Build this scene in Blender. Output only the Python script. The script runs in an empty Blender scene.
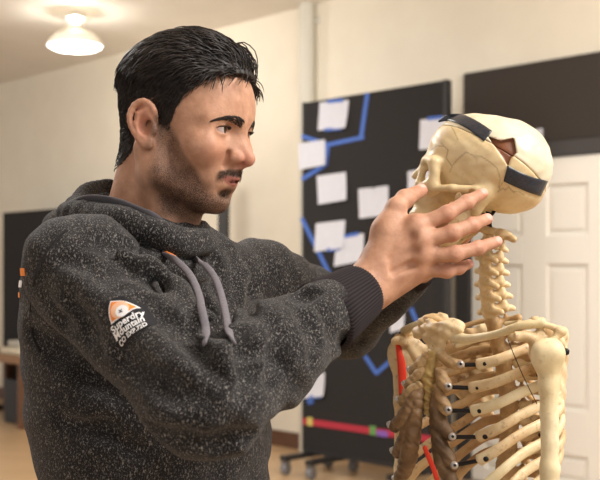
import bpy, bmesh, math, random
import numpy as np
from mathutils import Vector, Matrix
from mathutils.bvhtree import BVHTree

scene = bpy.context.scene
COL = scene.collection
FPX = 1100.0
CAMZ = 1.45
HOR = 272.0

# ------------------------------------------------------------------ camera
cam_data = bpy.data.cameras.new('camera')
cam = bpy.data.objects.new('camera', cam_data)
COL.objects.link(cam)
cam.location = (0, 0, CAMZ)
cam.rotation_euler = (math.radians(90), 0, 0)
cam_data.sensor_width = 36.0
cam_data.lens = 36.0 * FPX / 600.0
cam_data.shift_y = (HOR - 240.0) / 600.0
cam_data.dof.use_dof = True
cam_data.dof.focus_distance = 1.35
cam_data.dof.aperture_fstop = 9.0
cam_data.clip_start = 0.05
scene.camera = cam

# ------------------------------------------------------------------ world, lights, exposure
world = bpy.data.worlds.new('room_air')
scene.world = world
world.use_nodes = True
world.node_tree.nodes['Background'].inputs['Color'].default_value = (1.0, 0.99, 0.97, 1)
world.node_tree.nodes['Background'].inputs['Strength'].default_value = 0.58


def area_light(name, loc, target, size, power, color=(1, 0.98, 0.95)):
    l = bpy.data.lights.new(name, 'AREA')
    l.shape = 'RECTANGLE'
    l.size, l.size_y = size
    l.energy = power
    l.color = color
    o = bpy.data.objects.new(name, l)
    COL.objects.link(o)
    o.location = loc
    d = Vector(target) - Vector(loc)
    o.rotation_euler = d.to_track_quat('-Z', 'Y').to_euler()
    return o


area_light('ceiling_light_key', (1.7, 0.6, 3.4), (0.1, 1.4, 1.4), (1.5, 1.5), 108)
area_light('ceiling_light_back', (-1.6, 3.4, 3.4), (-0.1, 1.4, 1.4), (1.4, 1.4), 65)
area_light('ceiling_light_hall', (1.8, 4.4, 3.45), (0.8, 6.5, 1.2), (2.5, 2.5), 112)
area_light('ceiling_light_far', (-2.2, 7.0, 3.45), (-2.4, 9.5, 1.0), (2.5, 2.5), 90)

scene.view_settings.view_transform = 'Standard'
scene.view_settings.look = 'None'
scene.view_settings.gamma = 1.0
scene.view_settings.exposure = 0.55
scene.view_settings.use_curve_mapping = False
scene.cycles.use_denoising = True


# ------------------------------------------------------------------ small helpers
def P(px, py, d):
    return np.array([(px - 300.0) / FPX * d, d, CAMZ + (HOR - py) / FPX * d])


def link(o, parent=None):
    COL.objects.link(o)
    if parent is not None:
        o.parent = parent
        o.matrix_parent_inverse = parent.matrix_world.inverted() if parent.type != 'EMPTY' else Matrix.Translation(-Vector(parent.location))
    return o


def empty(name, loc, label, cat, group=None):
    o = bpy.data.objects.new(name, None)
    COL.objects.link(o)
    o.location = loc
    o.empty_display_size = 0.05
    tag(o, label, cat, group)
    return o


def tag(o, label, cat=None, group=None):
    o['label'] = label
    if cat:
        o['category'] = cat
    if group:
        o['group'] = group
    return o


def mesh_from(name, verts, faces, mat=None, smooth=True, parent=None):
    """verts (N,3) array, faces list/array of equal or mixed length."""
    me = bpy.data.meshes.new(name)
    verts = np.asarray(verts, dtype=np.float32)
    if isinstance(faces, np.ndarray):
        n, k = faces.shape
        me.vertices.add(len(verts))
        me.vertices.foreach_set('co', verts.ravel())
        me.loops.add(n * k)
        me.loops.foreach_set('vertex_index', faces.astype(np.int32).ravel())
        me.polygons.add(n)
        me.polygons.foreach_set('loop_start', np.arange(0, n * k, k, dtype=np.int32))
        me.polygons.foreach_set('loop_total', np.full(n, k, dtype=np.int32))
        me.update(calc_edges=True)
    else:
        me.from_pydata([tuple(v) for v in verts.tolist()], [], faces)
    me.validate()
    if smooth:
        me.polygons.foreach_set('use_smooth', np.ones(len(me.polygons), dtype=bool))
    if mat:
        me.materials.append(mat)
    o = bpy.data.objects.new(name, me)
    link(o, parent)
    return o


def attr(o, name, vals):
    a = o.data.attributes.new(name, 'FLOAT', 'POINT')
    a.data.foreach_set('value', np.asarray(vals, dtype=np.float32))


def smooth01(x, a, b):
    t = np.clip((x - a) / (b - a), 0, 1)
    return t * t * (3 - 2 * t)


# ------------------------------------------------------------------ signed distance sculpting
class Field:
    """List of shapes blended into one skin; distances in metres."""

    def __init__(self):
        self.ops = []

    def add(self, prim, k=0.0, op='u'):
        self.ops.append((op, prim[0], np.asarray(prim[1], float), prim[2], k))
        return self

    def cut(self, prim, k=0.0):
        return self.add(prim, k, 's')

    def eval(self, Q, bc=None, br=0.0, cut=0.02):
        d = np.full(len(Q), 1.0)
        for op, fn, c, R, k in self.ops:
            if bc is not None and c is not None and R < 1e5:
                lb = math.sqrt(((bc - c) ** 2).sum()) - R - br
                if lb > cut + k:
                    continue
            if op == 'w':
                d = d + fn(Q)
                continue
            x = fn(Q)
            if op == 'u':
                if k > 0:
                    h = np.maximum(k - np.abs(d - x), 0) / k
                    d = np.minimum(d, x) - h * h * k * 0.25
                else:
                    d = np.minimum(d, x)
            elif op == 's':
                x = -x
                if k > 0:
                    h = np.maximum(k - np.abs(d - x), 0) / k
                    d = np.maximum(d, x) + h * h * k * 0.25
                else:
                    d = np.maximum(d, x)
            elif op == 'i':
                d = np.maximum(d, x)
        return d

    def wobble(self, fn):
        self.ops.append(('w', fn, np.zeros(3), 1e9, 0.0))
        return self


def ell(c, r, R=None):
    c = np.asarray(c, float)
    r = np.asarray(r, float)

    def fn(Q):
        q = Q - c
        if R is not None:
            q = q @ R
        a = q / r
        k0 = np.sqrt((a * a).sum(1)) + 1e-9
        b = a / r
        k1 = np.sqrt((b * b).sum(1)) + 1e-9
        return k0 * (k0 - 1.0) / k1
    return fn, c, float(r.max())


def cone(a, b, ra, rb, flat=None):
    """Tapered capsule; flat=(direction, factor) squashes it along a direction."""
    a = np.asarray(a, float)
    b = np.asarray(b, float)
    ab = b - a
    L2 = float((ab * ab).sum()) + 1e-12

    def fn(Q):
        q = Q - a
        t = np.clip((q @ ab) / L2, 0, 1)
        v = q - t[:, None] * ab
        if flat is not None:
            n, f = flat
            n = np.asarray(n, float)
            s = v @ n
            v = v + (s * (1.0 / f - 1.0))[:, None] * n
            dd = np.sqrt((v * v).sum(1)) - (ra + (rb - ra) * t)
            return dd * f
        return np.sqrt((v * v).sum(1)) - (ra + (rb - ra) * t)
    return fn, (a + b) / 2, math.sqrt(L2) / 2 + max(ra, rb)


def chain(F, pts, rad, k, kin=None, op='u', flat=None):
    for i in range(len(pts) - 1):
        F.add(cone(pts[i], pts[i + 1], rad[i], rad[i + 1], flat), (k if i == 0 or kin is None else kin), op)


def mirrored(prim):
    """Same shape on both sides of local y = 0."""
    fn, c, R = prim

    def f2(Q):
        q = Q.copy()
        q[:, 1] = np.abs(q[:, 1])
        return fn(q)
    return f2, np.array([c[0], 0, c[2]]), R + abs(c[1])


def framed(field, o, M, c, R, scale=1.0):
    """Use a field made in a local frame (columns of M are its axes in the world)."""
    o = np.asarray(o, float)

    def fn(Q):
        q = ((Q - o) @ M) / scale
        return field.eval(q) * scale
    return fn, np.asarray(c, float), R


def surfnet(V, lo, h):
    ins = V < 0
    nx, ny, nz = V.shape
    s = np.zeros((nx - 1, ny - 1, nz - 1), np.uint8)
    for dx in (0, 1):
        for dy in (0, 1):
            for dz in (0, 1):
                s += ins[dx:nx - 1 + dx, dy:ny - 1 + dy, dz:nz - 1 + dz]
    ii = np.nonzero((s > 0) & (s < 8))
    n = len(ii[0])
    ids = np.full(s.shape, -1, np.int32)
    ids[ii] = np.arange(n)
    corners = [(dx, dy, dz) for dx in (0, 1) for dy in (0, 1) for dz in (0, 1)]
    cv = np.stack([V[ii[0] + c[0], ii[1] + c[1], ii[2] + c[2]] for c in corners], 1)
    pos = np.zeros((n, 3))
    cnt = np.zeros(n)
    for a in range(8):
        for b in range(a + 1, 8):
            ca, cb = corners[a], corners[b]
            if sum(abs(p - q) for p, q in zip(ca, cb)) != 1:
                continue
            va, vb = cv[:, a], cv[:, b]
            m = (va < 0) != (vb < 0)
            t = np.where(m, va / np.where(m, va - vb, 1), 0)
            p = np.array(ca) + t[:, None] * (np.array(cb) - np.array(ca))
            pos[m] += p[m]
            cnt[m] += 1
    pos /= np.maximum(cnt, 1)[:, None]
    verts = np.asarray(lo) + h * (np.stack(ii, 1) + pos)
    quads = []
    A = ins
    for ax in range(3):
        sl0 = [slice(1, -1)] * 3
        sl1 = [slice(1, -1)] * 3
        sl0[ax] = slice(0, -1)
        sl1[ax] = slice(1, None)
        x0, x1 = A[tuple(sl0)], A[tuple(sl1)]
        e = np.nonzero(x0 != x1)
        flip = x0[e]
        idx = [e[0] + (0 if ax == 0 else 1), e[1] + (0 if ax == 1 else 1), e[2] + (0 if ax == 2 else 1)]
        u, v = [(1, 2), (2, 0), (0, 1)][ax]
        def cell(du, dv):
            j = [idx[0].copy(), idx[1].copy(), idx[2].copy()]
            j[u] -= du
            j[v] -= dv
            return ids[j[0], j[1], j[2]]
        q = np.stack([cell(1, 1), cell(0, 1), cell(0, 0), cell(1, 0)], 1)
        q = np.where(flip[:, None], q, q[:, ::-1])
        quads.append(q)
    return verts, np.concatenate(quads)


def sculpt(F, lo, hi, h, B=16, slack=1.7, extra=0.004):
    lo = np.asarray(lo, float)
    hi = np.asarray(hi, float)
    nb = np.ceil((hi - lo) / (h * B)).astype(int)
    dims = nb * B
    cs = [lo[a] + (np.arange(nb[a]) + 0.5) * B * h - 0.5 * h for a in range(3)]
    G = np.stack(np.meshgrid(*cs, indexing='ij'), -1).reshape(-1, 3)
    dc = F.eval(G)
    rad = B * h * 0.87
    V = np.repeat(np.repeat(np.repeat(np.sign(dc).reshape(nb).astype(np.float32), B, 0), B, 1), B, 2)
    act = np.nonzero(np.abs(dc) < rad * slack + extra)[0]
    loc = np.stack(np.meshgrid(*[np.arange(B)] * 3, indexing='ij'), -1).reshape(-1, 3) * h
    bi = np.stack(np.unravel_index(act, nb), 1)
    for (x, y, z), g in zip(bi, G[act]):
        base = lo + np.array([x, y, z]) * B * h
        d = F.eval(base + loc, g, rad, cut=0.02)
        V[x * B:(x + 1) * B, y * B:(y + 1) * B, z * B:(z + 1) * B] = d.reshape(B, B, B)
    # keep the outer shell closed
    V[0], V[-1], V[:, 0], V[:, -1], V[:, :, 0], V[:, :, -1] = (1.0,) * 6
    return surfnet(V, lo, h)


def trace(F, px, py, d0=0.9, d1=2.2):
    """First point of the sculpted field along the sight line of a photo point."""
    t = np.linspace(d0, d1, 900)
    ray = np.array([(px - 300.0) / FPX, 1.0, (HOR - py) / FPX])
    Q = np.array([0, 0, CAMZ]) + t[:, None] * ray
    d = F.eval(Q)
    i = np.nonzero(d < 0)[0]
    if len(i) == 0:
        i = [int(np.argmin(d))]
    return Q[i[0]]


def spline(pts, n):
    """Catmull-Rom resampling of a polyline."""
    p = np.asarray(pts, float)
    p = np.vstack([2 * p[0] - p[1], p, 2 * p[-1] - p[-2]])
    m = len(p) - 3
    out = []
    for u in np.linspace(0, m - 1e-9, n):
        i = int(u)
        t = u - i
        a, b, c, d = p[i:i + 4]
        out.append(0.5 * ((2 * b) + (c - a) * t + (2 * a - 5 * b + 4 * c - d) * t * t + (3 * b - a - 3 * c + d) * t ** 3))
    return np.array(out)


def tube_geo(path, rad, sides=8, flat=1.0, up=None, base=0, cap=True):
    """Swept tube; rad per point, cross-section squashed by flat along the up direction."""
    path = np.asarray(path, float)
    n = len(path)
    rad = np.broadcast_to(np.asarray(rad, float), (n,))
    t = np.gradient(path, axis=0)
    t /= np.linalg.norm(t, axis=1)[:, None] + 1e-12
    if up is None:
        up = np.array([0.13, 0.21, 0.97])
    up = np.broadcast_to(np.asarray(up, float), (n, 3))
    s = np.cross(t, up)
    s /= np.linalg.norm(s, axis=1)[:, None] + 1e-12
    b = np.cross(s, t)
    ang = np.arange(sides) / sides * 2 * math.pi
    V = path[:, None] + rad[:, None, None] * (np.cos(ang)[None, :, None] * s[:, None] + flat * np.sin(ang)[None, :, None] * b[:, None])
    V = V.reshape(-1, 3)
    i = np.arange(n - 1)[:, None] * sides
    j = np.arange(sides)[None]
    j2 = (j + 1) % sides
    f = np.stack([i + j, i + j2, i + sides + j2, i + sides + j], -1).reshape(-1, 4) + base
    return V, f


def tube(name, pts, rad, mat, parent=None, n=None, sides=10, flat=1.0, up=None):
    n = n or max(len(pts) * 5, 8)
    path = spline(pts, n)
    r = np.interp(np.linspace(0, 1, n), np.linspace(0, 1, len(np.atleast_1d(rad))), np.atleast_1d(rad)) if np.ndim(rad) else np.full(n, rad)
    # rounded ends
    t0 = path[0] - (path[1] - path[0]) / (np.linalg.norm(path[1] - path[0]) + 1e-9) * r[0] * 0.5
    t1 = path[-1] + (path[-1] - path[-2]) / (np.linalg.norm(path[-1] - path[-2]) + 1e-9) * r[-1] * 0.5
    path = np.vstack([t0, path, t1])
    r = np.concatenate([[r[0] * 0.55], r, [r[-1] * 0.55]])
    V, f = tube_geo(path, r, sides, flat, up)
    f = f.tolist()
    f.append(list(range(sides))[::-1])
    f.append(list(range(len(V) - sides, len(V))))
    return mesh_from(name, V, f, mat, True, parent)


class Bag:
    """Collects boxes and tubes for one mesh."""

    def __init__(self):
        self.v, self.f, self.n = [], [], 0

    def put(self, V, f):
        self.v.append(np.asarray(V, float))
        self.f += (np.asarray(f) + self.n).tolist() if isinstance(f, np.ndarray) else [[i + self.n for i in q] for q in f]
        self.n += len(V)
        return self

    def box(self, o, ax, ay, az, x0, x1, y0, y1, z0, z1):
        o, ax, ay, az = (np.asarray(q, float) for q in (o, ax, ay, az))
        V = [o + ax * x + ay * y + az * z for x in (x0, x1) for y in (y0, y1) for z in (z0, z1)]
        f = [[0, 1, 3, 2], [4, 6, 7, 5], [0, 4, 5, 1], [2, 3, 7, 6], [0, 2, 6, 4], [1, 5, 7, 3]]
        return self.put(np.array(V), f)

    def lathe(self, c, prof, sides=32):
        V = []
        for r, z in prof:
            for k in range(sides):
                a = 2 * math.pi * k / sides
                V.append((c[0] + r * math.cos(a), c[1] + r * math.sin(a), c[2] + z))
        f = []
        for i in range(len(prof) - 1):
            for k in range(sides):
                k2 = (k + 1) % sides
                f.append([i * sides + k, i * sides + k2, (i + 1) * sides + k2, (i + 1) * sides + k])
        f.append(list(range(sides))[::-1])
        f.append([(len(prof) - 1) * sides + k for k in range(sides)])
        return self.put(np.array(V), f)

    def build(self, name, mat, parent=None, smooth=False, bevel=0.0):
        o = mesh_from(name, np.vstack(self.v), self.f, mat, smooth, parent)
        bm = bmesh.new()
        bm.from_mesh(o.data)
        bmesh.ops.recalc_face_normals(bm, faces=bm.faces)
        if bevel:
            bmesh.ops.bevel(bm, geom=list(bm.edges), offset=bevel, segments=2, affect='EDGES', profile=0.7)
        bm.to_mesh(o.data)
        bm.free()
        return o


# ------------------------------------------------------------------ materials
def new_mat(name):
    m = bpy.data.materials.new(name)
    m.use_nodes = True
    nt = m.node_tree
    return m, nt, nt.nodes['Principled BSDF']


def srgb(r, g, b):
    def f(c):
        c /= 255.0
        return c / 12.92 if c <= 0.04045 else ((c + 0.055) / 1.055) ** 2.4
    return (f(r), f(g), f(b), 1)


def nd(nt, typ, **kw):
    n = nt.nodes.new(typ)
    for k, v in kw.items():
        setattr(n, k, v)
    return n


def noise_node(nt, scale, detail=4, rough=0.55, stretch=None, coord='Object'):
    tc = nd(nt, 'ShaderNodeTexCoord')
    nz = nd(nt, 'ShaderNodeTexNoise')
    nz.inputs['Scale'].default_value = scale
    nz.inputs['Detail'].default_value = detail
    nz.inputs['Roughness'].default_value = rough
    if stretch:
        mp = nd(nt, 'ShaderNodeMapping')
        mp.inputs['Scale'].default_value = stretch
        nt.links.new(tc.outputs[coord], mp.inputs['Vector'])
        nt.links.new(mp.outputs['Vector'], nz.inputs['Vector'])
    else:
        nt.links.new(tc.outputs[coord], nz.inputs['Vector'])
    return nz


def ramp(nt, src, stops):
    r = nd(nt, 'ShaderNodeValToRGB')
    el = r.color_ramp.elements
    while len(el) < len(stops):
        el.new(0.5)
    for e, (p, c) in zip(el, stops):
        e.position = p
        e.color = c if len(c) == 4 else (*c, 1)
    nt.links.new(src, r.inputs['Fac'])
    return r


def mixc(nt, fac, a, b, mode='MIX'):
    m = nd(nt, 'ShaderNodeMix', data_type='RGBA', blend_type=mode)
    def put(sock, v):
        if hasattr(v, 'is_output'):
            nt.links.new(v, sock)
        else:
            sock.default_value = v
    put(m.inputs['Factor'], fac)
    put(m.inputs['A'], a)
    put(m.inputs['B'], b)
    return m.outputs['Result']


def mathn(nt, op, a, b=0.0, clamp=False):
    m = nd(nt, 'ShaderNodeMath', operation=op, use_clamp=clamp)
    for s, v in zip(m.inputs, (a, b)):
        if hasattr(v, 'is_output'):
            nt.links.new(v, s)
        else:
            s.default_value = v
    return m.outputs[0]


def attr_node(nt, name):
    a = nd(nt, 'ShaderNodeAttribute', attribute_name=name)
    return a.outputs['Fac']


def bump(nt, bsdf, src, strength, dist):
    b = nd(nt, 'ShaderNodeBump')
    b.inputs['Strength'].default_value = strength
    b.inputs['Distance'].default_value = dist
    nt.links.new(src, b.inputs['Height'])
    nt.links.new(b.outputs['Normal'], bsdf.inputs['Normal'])


def plain(name, col, rough=0.6, metal=0.0, var=0.0, scale=30, bumpy=0.0):
    m, nt, b = new_mat(name)
    b.inputs['Roughness'].default_value = rough
    b.inputs['Metallic'].default_value = metal
    if var:
        nz = noise_node(nt, scale)
        lo = tuple(c * (1 - var) for c in col[:3]) + (1,)
        hi = tuple(min(1, c * (1 + var)) for c in col[:3]) + (1,)
        r = ramp(nt, nz.outputs['Fac'], [(0.3, lo), (0.7, hi)])
        nt.links.new(r.outputs['Color'], b.inputs['Base Color'])
        if bumpy:
            bump(nt, b, nz.outputs['Fac'], 0.5, bumpy)
    else:
        b.inputs['Base Color'].default_value = col
    return m


# skin ---------------------------------------------------------------
def make_skin():
    m, nt, b = new_mat('skin')
    n1 = noise_node(nt, 60, 5, 0.6)
    base = ramp(nt, n1.outputs['Fac'], [(0.32, srgb(170, 124, 97)), (0.68, srgb(197, 150, 122))]).outputs['Color']
    red = mixc(nt, mathn(nt, 'MULTIPLY', attr_node(nt, 'red'), 0.75), base, srgb(200, 122, 104))
    lip = mixc(nt, attr_node(nt, 'lip'), red, srgb(154, 96, 84))
    nail = mixc(nt, attr_node(nt, 'nail'), lip, srgb(226, 168, 152))
    n2 = noise_node(nt, 1100, 3, 0.8)
    n3 = noise_node(nt, 90, 3, 0.6)
    hairs = ramp(nt, n2.outputs['Fac'], [(0.42, (1, 1, 1, 1)), (0.62, (0.35, 0.35, 0.35, 1))]).outputs['Color']
    patch = ramp(nt, n3.outputs['Fac'], [(0.3, (0.75, 0.75, 0.75, 1)), (0.7, (1, 1, 1, 1))]).outputs['Color']
    dens = mathn(nt, 'MULTIPLY', mathn(nt, 'MULTIPLY', mathn(nt, 'MULTIPLY', attr_node(nt, 'stubble'), 1.35), hairs), patch, True)
    c = mixc(nt, dens, nail, srgb(58, 42, 34))
    nt.links.new(c, b.inputs['Base Color'])
    b.inputs['Roughness'].default_value = 0.54
    b.inputs['Specular IOR Level'].default_value = 0.32
    b.inputs['Subsurface Weight'].default_value = 0.08
    b.inputs['Subsurface Radius'].default_value = (0.006, 0.0025, 0.0015)
    b.inputs['Subsurface Scale'].default_value = 0.6
    n4 = noise_node(nt, 260, 5, 0.7)
    bump(nt, b, n4.outputs['Fac'], 0.40, 0.0012)
    return m


def make_fleece():
    m, nt, b = new_mat('flecked_charcoal_fleece')
    big = noise_node(nt, 18, 3, 0.5)
    base = ramp(nt, big.outputs['Fac'], [(0.3, srgb(27, 25, 25)), (0.7, srgb(37, 34, 34))]).outputs['Color']
    f1 = noise_node(nt, 560, 2, 0.6, (1.0, 1.0, 0.5))
    f2 = noise_node(nt, 900, 2, 0.7, (1.0, 1.0, 0.6))
    m1 = ramp(nt, f1.outputs['Fac'], [(0.57, (0, 0, 0, 1)), (0.68, (1, 1, 1, 1))]).outputs['Color']
    m2 = ramp(nt, f2.outputs['Fac'], [(0.60, (0, 0, 0, 1)), (0.74, (1, 1, 1, 1))]).outputs['Color']
    d = ramp(nt, f2.outputs['Fac'], [(0.32, (1, 1, 1, 1)), (0.45, (0, 0, 0, 1))]).outputs['Color']
    c = mixc(nt, mathn(nt, 'MULTIPLY', d, 0.7), base, srgb(18, 17, 18))
    c = mixc(nt, mathn(nt, 'MULTIPLY', m1, 0.85), c, srgb(132, 127, 122))
    c = mixc(nt, mathn(nt, 'MULTIPLY', m2, 0.8), c, srgb(168, 162, 156))
    nt.links.new(c, b.inputs['Base Color'])
    b.inputs['Roughness'].default_value = 0.95
    b.inputs['Specular IOR Level'].default_value = 0.15
    b.inputs['Sheen Weight'].default_value = 0.08
    b.inputs['Sheen Roughness'].default_value = 0.6
    hb = mathn(nt, 'ADD', f1.outputs['Fac'], f2.outputs['Fac'])
    bump(nt, b, hb, 0.5, 0.0015)
    return m


def make_bone(name, light, mid, dark, scale=14, amount=0.55, rough=0.45):
    m, nt, b = new_mat(name)
    n1 = noise_node(nt, scale, 6, 0.65)
    n2 = noise_node(nt, scale * 7, 5, 0.7)
    c = ramp(nt, n1.outputs['Fac'], [(0.30, mid), (0.62, light)]).outputs['Color']
    st = ramp(nt, n2.outputs['Fac'], [(0.56, (0, 0, 0, 1)), (0.74, (1, 1, 1, 1))]).outputs['Color']
    c = mixc(nt, mathn(nt, 'MULTIPLY', st, amount), c, dark)
    nt.links.new(c, b.inputs['Base Color'])
    b.inputs['Roughness'].default_value = rough
    b.inputs['Specular IOR Level'].default_value = 0.35
    b.inputs['Subsurface Weight'].default_value = 0.06
    b.inputs['Subsurface Scale'].default_value = 0.004
    bump(nt, b, n2.outputs['Fac'], 0.35, 0.0015)
    return m


M = {}
M['skin'] = make_skin()
M['fleece'] = make_fleece()
M['bone'] = make_bone('aged_bone', srgb(228, 206, 164), srgb(200, 166, 116), srgb(118, 82, 48), 14, 0.7)
M['rib_bone'] = make_bone('rib_bone', srgb(230, 208, 166), srgb(184, 146, 98), srgb(98, 68, 42), 13, 0.8)
M['darker_bone'] = make_bone('darker_rib_bone', srgb(206, 174, 126), srgb(156, 118, 76), srgb(84, 58, 36), 13, 0.8)  # darker brown copy of the rib bone, for far-side ribs and trunk vertebrae
M['tan_cartilage'] = make_bone('tan_cartilage', srgb(190, 158, 112), srgb(138, 106, 70), srgb(74, 52, 34), 30, 0.75, 0.5)
M['pale_bone'] = make_bone('pale_bone', srgb(232, 216, 178), srgb(208, 184, 134), srgb(150, 116, 70), 12, 0.4)
M['cartilage'] = make_bone('brown_cartilage', srgb(138, 108, 76), srgb(86, 64, 44), srgb(48, 34, 24), 26, 0.7, 0.5)
M['resin'] = make_bone('yellowed_sternum', srgb(206, 178, 116), srgb(164, 132, 74), srgb(104, 76, 40), 30, 0.6, 0.35)
# =====================================================================
# THE ROOM
# =====================================================================
WD = np.array([0.687, -0.727, 0.0]); WD /= np.linalg.norm(WD)      # along the far wall, towards the right and nearer
WN = np.array([-WD[1] * -1, WD[0] * -1, 0.0])
WN = np.array([WD[1], -WD[0], 0.0])                                 # out of the wall, into the room
W0 = np.array([0.0, 9.0, 0.0])
UP = np.array([0, 0, 1.0])
CEIL = 3.61


def on_wall(px, py, off):
    """(s, z): place along the wall and height, for a vertical plane `off` metres in front of it"""
    ray = np.array([(px - 300.0) / FPX, 1.0, (HOR - py) / FPX])
    t = (off + W0 @ WN) / (ray @ WN)
    p = np.array([0, 0, CAMZ]) + t * ray
    return (p - W0) @ WD, p[2]


def wall_box(bag, s0, s1, o0, o1, z0, z1):
    return bag.box(W0, WD, WN, UP, s0, s1, o0, o1, z0, z1)


def structure(o):
    o['kind'] = 'structure'
    return o


def make_paint(name, a, b, scale=3.0):
    m, nt, bs = new_mat(name)
    n = noise_node(nt, scale, 3)
    c = ramp(nt, n.outputs['Fac'], [(0.3, a), (0.7, b)])
    nt.links.new(c.outputs['Color'], bs.inputs['Base Color'])
    bs.inputs['Roughness'].default_value = 0.7
    n2 = noise_node(nt, 120, 3)
    bump(nt, bs, n2.outputs['Fac'], 0.1, 0.002)
    return m


M['wall'] = make_paint('cream_wall_paint', srgb(226, 217, 199), srgb(231, 223, 205))
M['ceiling'] = make_paint('ceiling_paint', srgb(236, 231, 223), srgb(241, 236, 228))


def make_floor():
    m, nt, b = new_mat('tan_vinyl_floor')
    n = noise_node(nt, 2.2, 5, 0.6, (0.4, 2.2, 1))
    c = ramp(nt, n.outputs['Fac'], [(0.3, srgb(180, 148, 110)), (0.7, srgb(200, 168, 130))])
    nt.links.new(c.outputs['Color'], b.inputs['Base Color'])
    b.inputs['Roughness'].default_value = 0.32
    return m


M['floor'] = make_floor()
b = Bag().box((0, 0, 0), (1, 0, 0), (0, 1, 0), UP, -13, 9, -3, 16, -0.06, 0)
structure(b.build('floor', M['floor']))
b = Bag().box((0, 0, 0), (1, 0, 0), (0, 1, 0), UP, -13, 9, -3, 18, CEIL, CEIL + 0.08)
structure(b.build('ceiling', M['ceiling']))
b = Bag()
wall_box(b, -9.5, 8.5, -0.15, 0.0, 0.0, CEIL)
structure(b.build('wall_back', M['wall']))
M['base'] = plain('brown_baseboard', srgb(96, 64, 44), 0.5, var=0.15, scale=8)
sdoor = on_wall(458, 300, 0.0)[0]
b = Bag()
wall_box(b, -9.5, sdoor, 0.0, 0.018, 0.0, 0.13)
structure(b.build('baseboard_back', M['base'], bevel=0.004))

# pipe running down the wall
M['pipe'] = plain('grey_white_paint', srgb(206, 202, 188), 0.45)
s0 = on_wall(298, 100, 0.1)[0]
s1 = on_wall(308.5, 100, 0.1)[0]
b = Bag()
V, f = tube_geo(np.array([W0 + WD * (s0 + s1) / 2 + WN * 0.06 + UP * q for q in (0.0, 1.2, 2.4, CEIL)]), (s1 - s0) / 2, 18, up=WN)
b.put(V, f)
for q in (0.6, 1.9, 3.45):
    wall_box(b, s0 - .03, s1 + .03, 0, 0.012, q, q + .04)
structure(b.build('trim_1', M['pipe'], None, True))

# white panelled door with its dark frame
M['door'] = plain('white_gloss_door', srgb(234, 229, 218), 0.4)
M['frame'] = plain('charcoal_door_frame', srgb(62, 58, 56), 0.5)
dz1 = 2.20
sa = on_wall(473.5, 260, 0.03)[0]
sb = sa + 1.83
door = Bag()
wall_box(door, sa, sb, 0.0, 0.030, 0.01, dz1)
dl = on_wall(500, 260, 0.03)[0], on_wall(538, 260, 0.03)[0]
dr = on_wall(563, 260, 0.03)[0]
pw = dl[1] - dl[0]
door_o = structure(door.build('door_1', M['door'], None, False, 0.004))
# proud stiles and rails leave recessed panels with a raised field
mid = (sa + sb) / 2
def leaf(x0, x1):
    bg = Bag()
    t0, t1 = 0.030, 0.052
    cols = [(x0 + 0.115, x0 + 0.115 + pw), (x0 + 0.115 + pw + (dr - dl[1]), x0 + 0.115 + 2 * pw + (dr - dl[1]))]
    rows = [(0.10, 0.27), (0.56, 1.50), (1.69, 2.02)]
    xs = [x0, cols[0][0], cols[0][1], cols[1][0], cols[1][1], x1]
    for a, c in ((xs[0], xs[1]), (xs[2], xs[3]), (xs[4], xs[5])):
        wall_box(bg, a, c, t0, t1, 0.012, dz1 - .004)
    zs = [0.012, 0.10, 0.27, 0.56, 1.50, 1.69, 2.02, dz1 - .004]
    for a, c in cols:
        for k in (0, 2, 4, 6):
            wall_box(bg, a, c, t0, t1, zs[k], zs[k + 1])
        for z0, z1 in rows:
            wall_box(bg, a + .035, c - .035, t0, t0 + .014, z0 + .035, z1 - .035)
    return bg
lw = 0.115 * 2 + 2 * pw + (dr - dl[1])
o_ = leaf(sa, sa + lw).build('door_panelling', M['door'], door_o, False, 0.006)
b = Bag()
sj = on_wall(457.5, 260, 0.05)[0]
wall_box(b, sj, sa - 0.012, 0.0, 0.07, 0.0, dz1 + 0.10)
wall_box(b, sa - 0.012, sb + .12, 0.0, 0.07, dz1, dz1 + 0.10)
wall_box(b, sb, sb + .12, 0.0, 0.07, 0.0, dz1)
structure(b.build('trim_2', M['frame'], None, False, 0.004))

# long black panel over the door
def make_felt(name, a, b_):
    m, nt, b = new_mat(name)
    n = noise_node(nt, 240, 3, 0.7)
    c = ramp(nt, n.outputs['Fac'], [(0.3, a), (0.7, b_)])
    nt.links.new(c.outputs['Color'], b.inputs['Base Color'])
    b.inputs['Roughness'].default_value = 0.85
    b.inputs['Specular IOR Level'].default_value = 0.25
    bump(nt, b, n.outputs['Fac'], 0.3, 0.001)
    return m


M['felt'] = make_felt('black_felt_board', srgb(38, 36, 36), srgb(48, 46, 45))
M['felt2'] = make_felt('dark_grey_panel', srgb(56, 50, 46), srgb(66, 60, 55))
M['edge'] = plain('black_board_edge', srgb(34, 32, 32), 0.5)
hz = on_wall(463, 73, 0.05)
b = Bag()
wall_box(b, hz[0], sb + .5, 0.002, 0.045, dz1 + .105, on_wall(530, 62.5, 0.05)[1])
hp = b.build('wall_panel', M['felt2'], None, False, 0.004)
tag(hp, 'long dark grey panel fixed to the wall above the white panelled door', 'panel')


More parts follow.
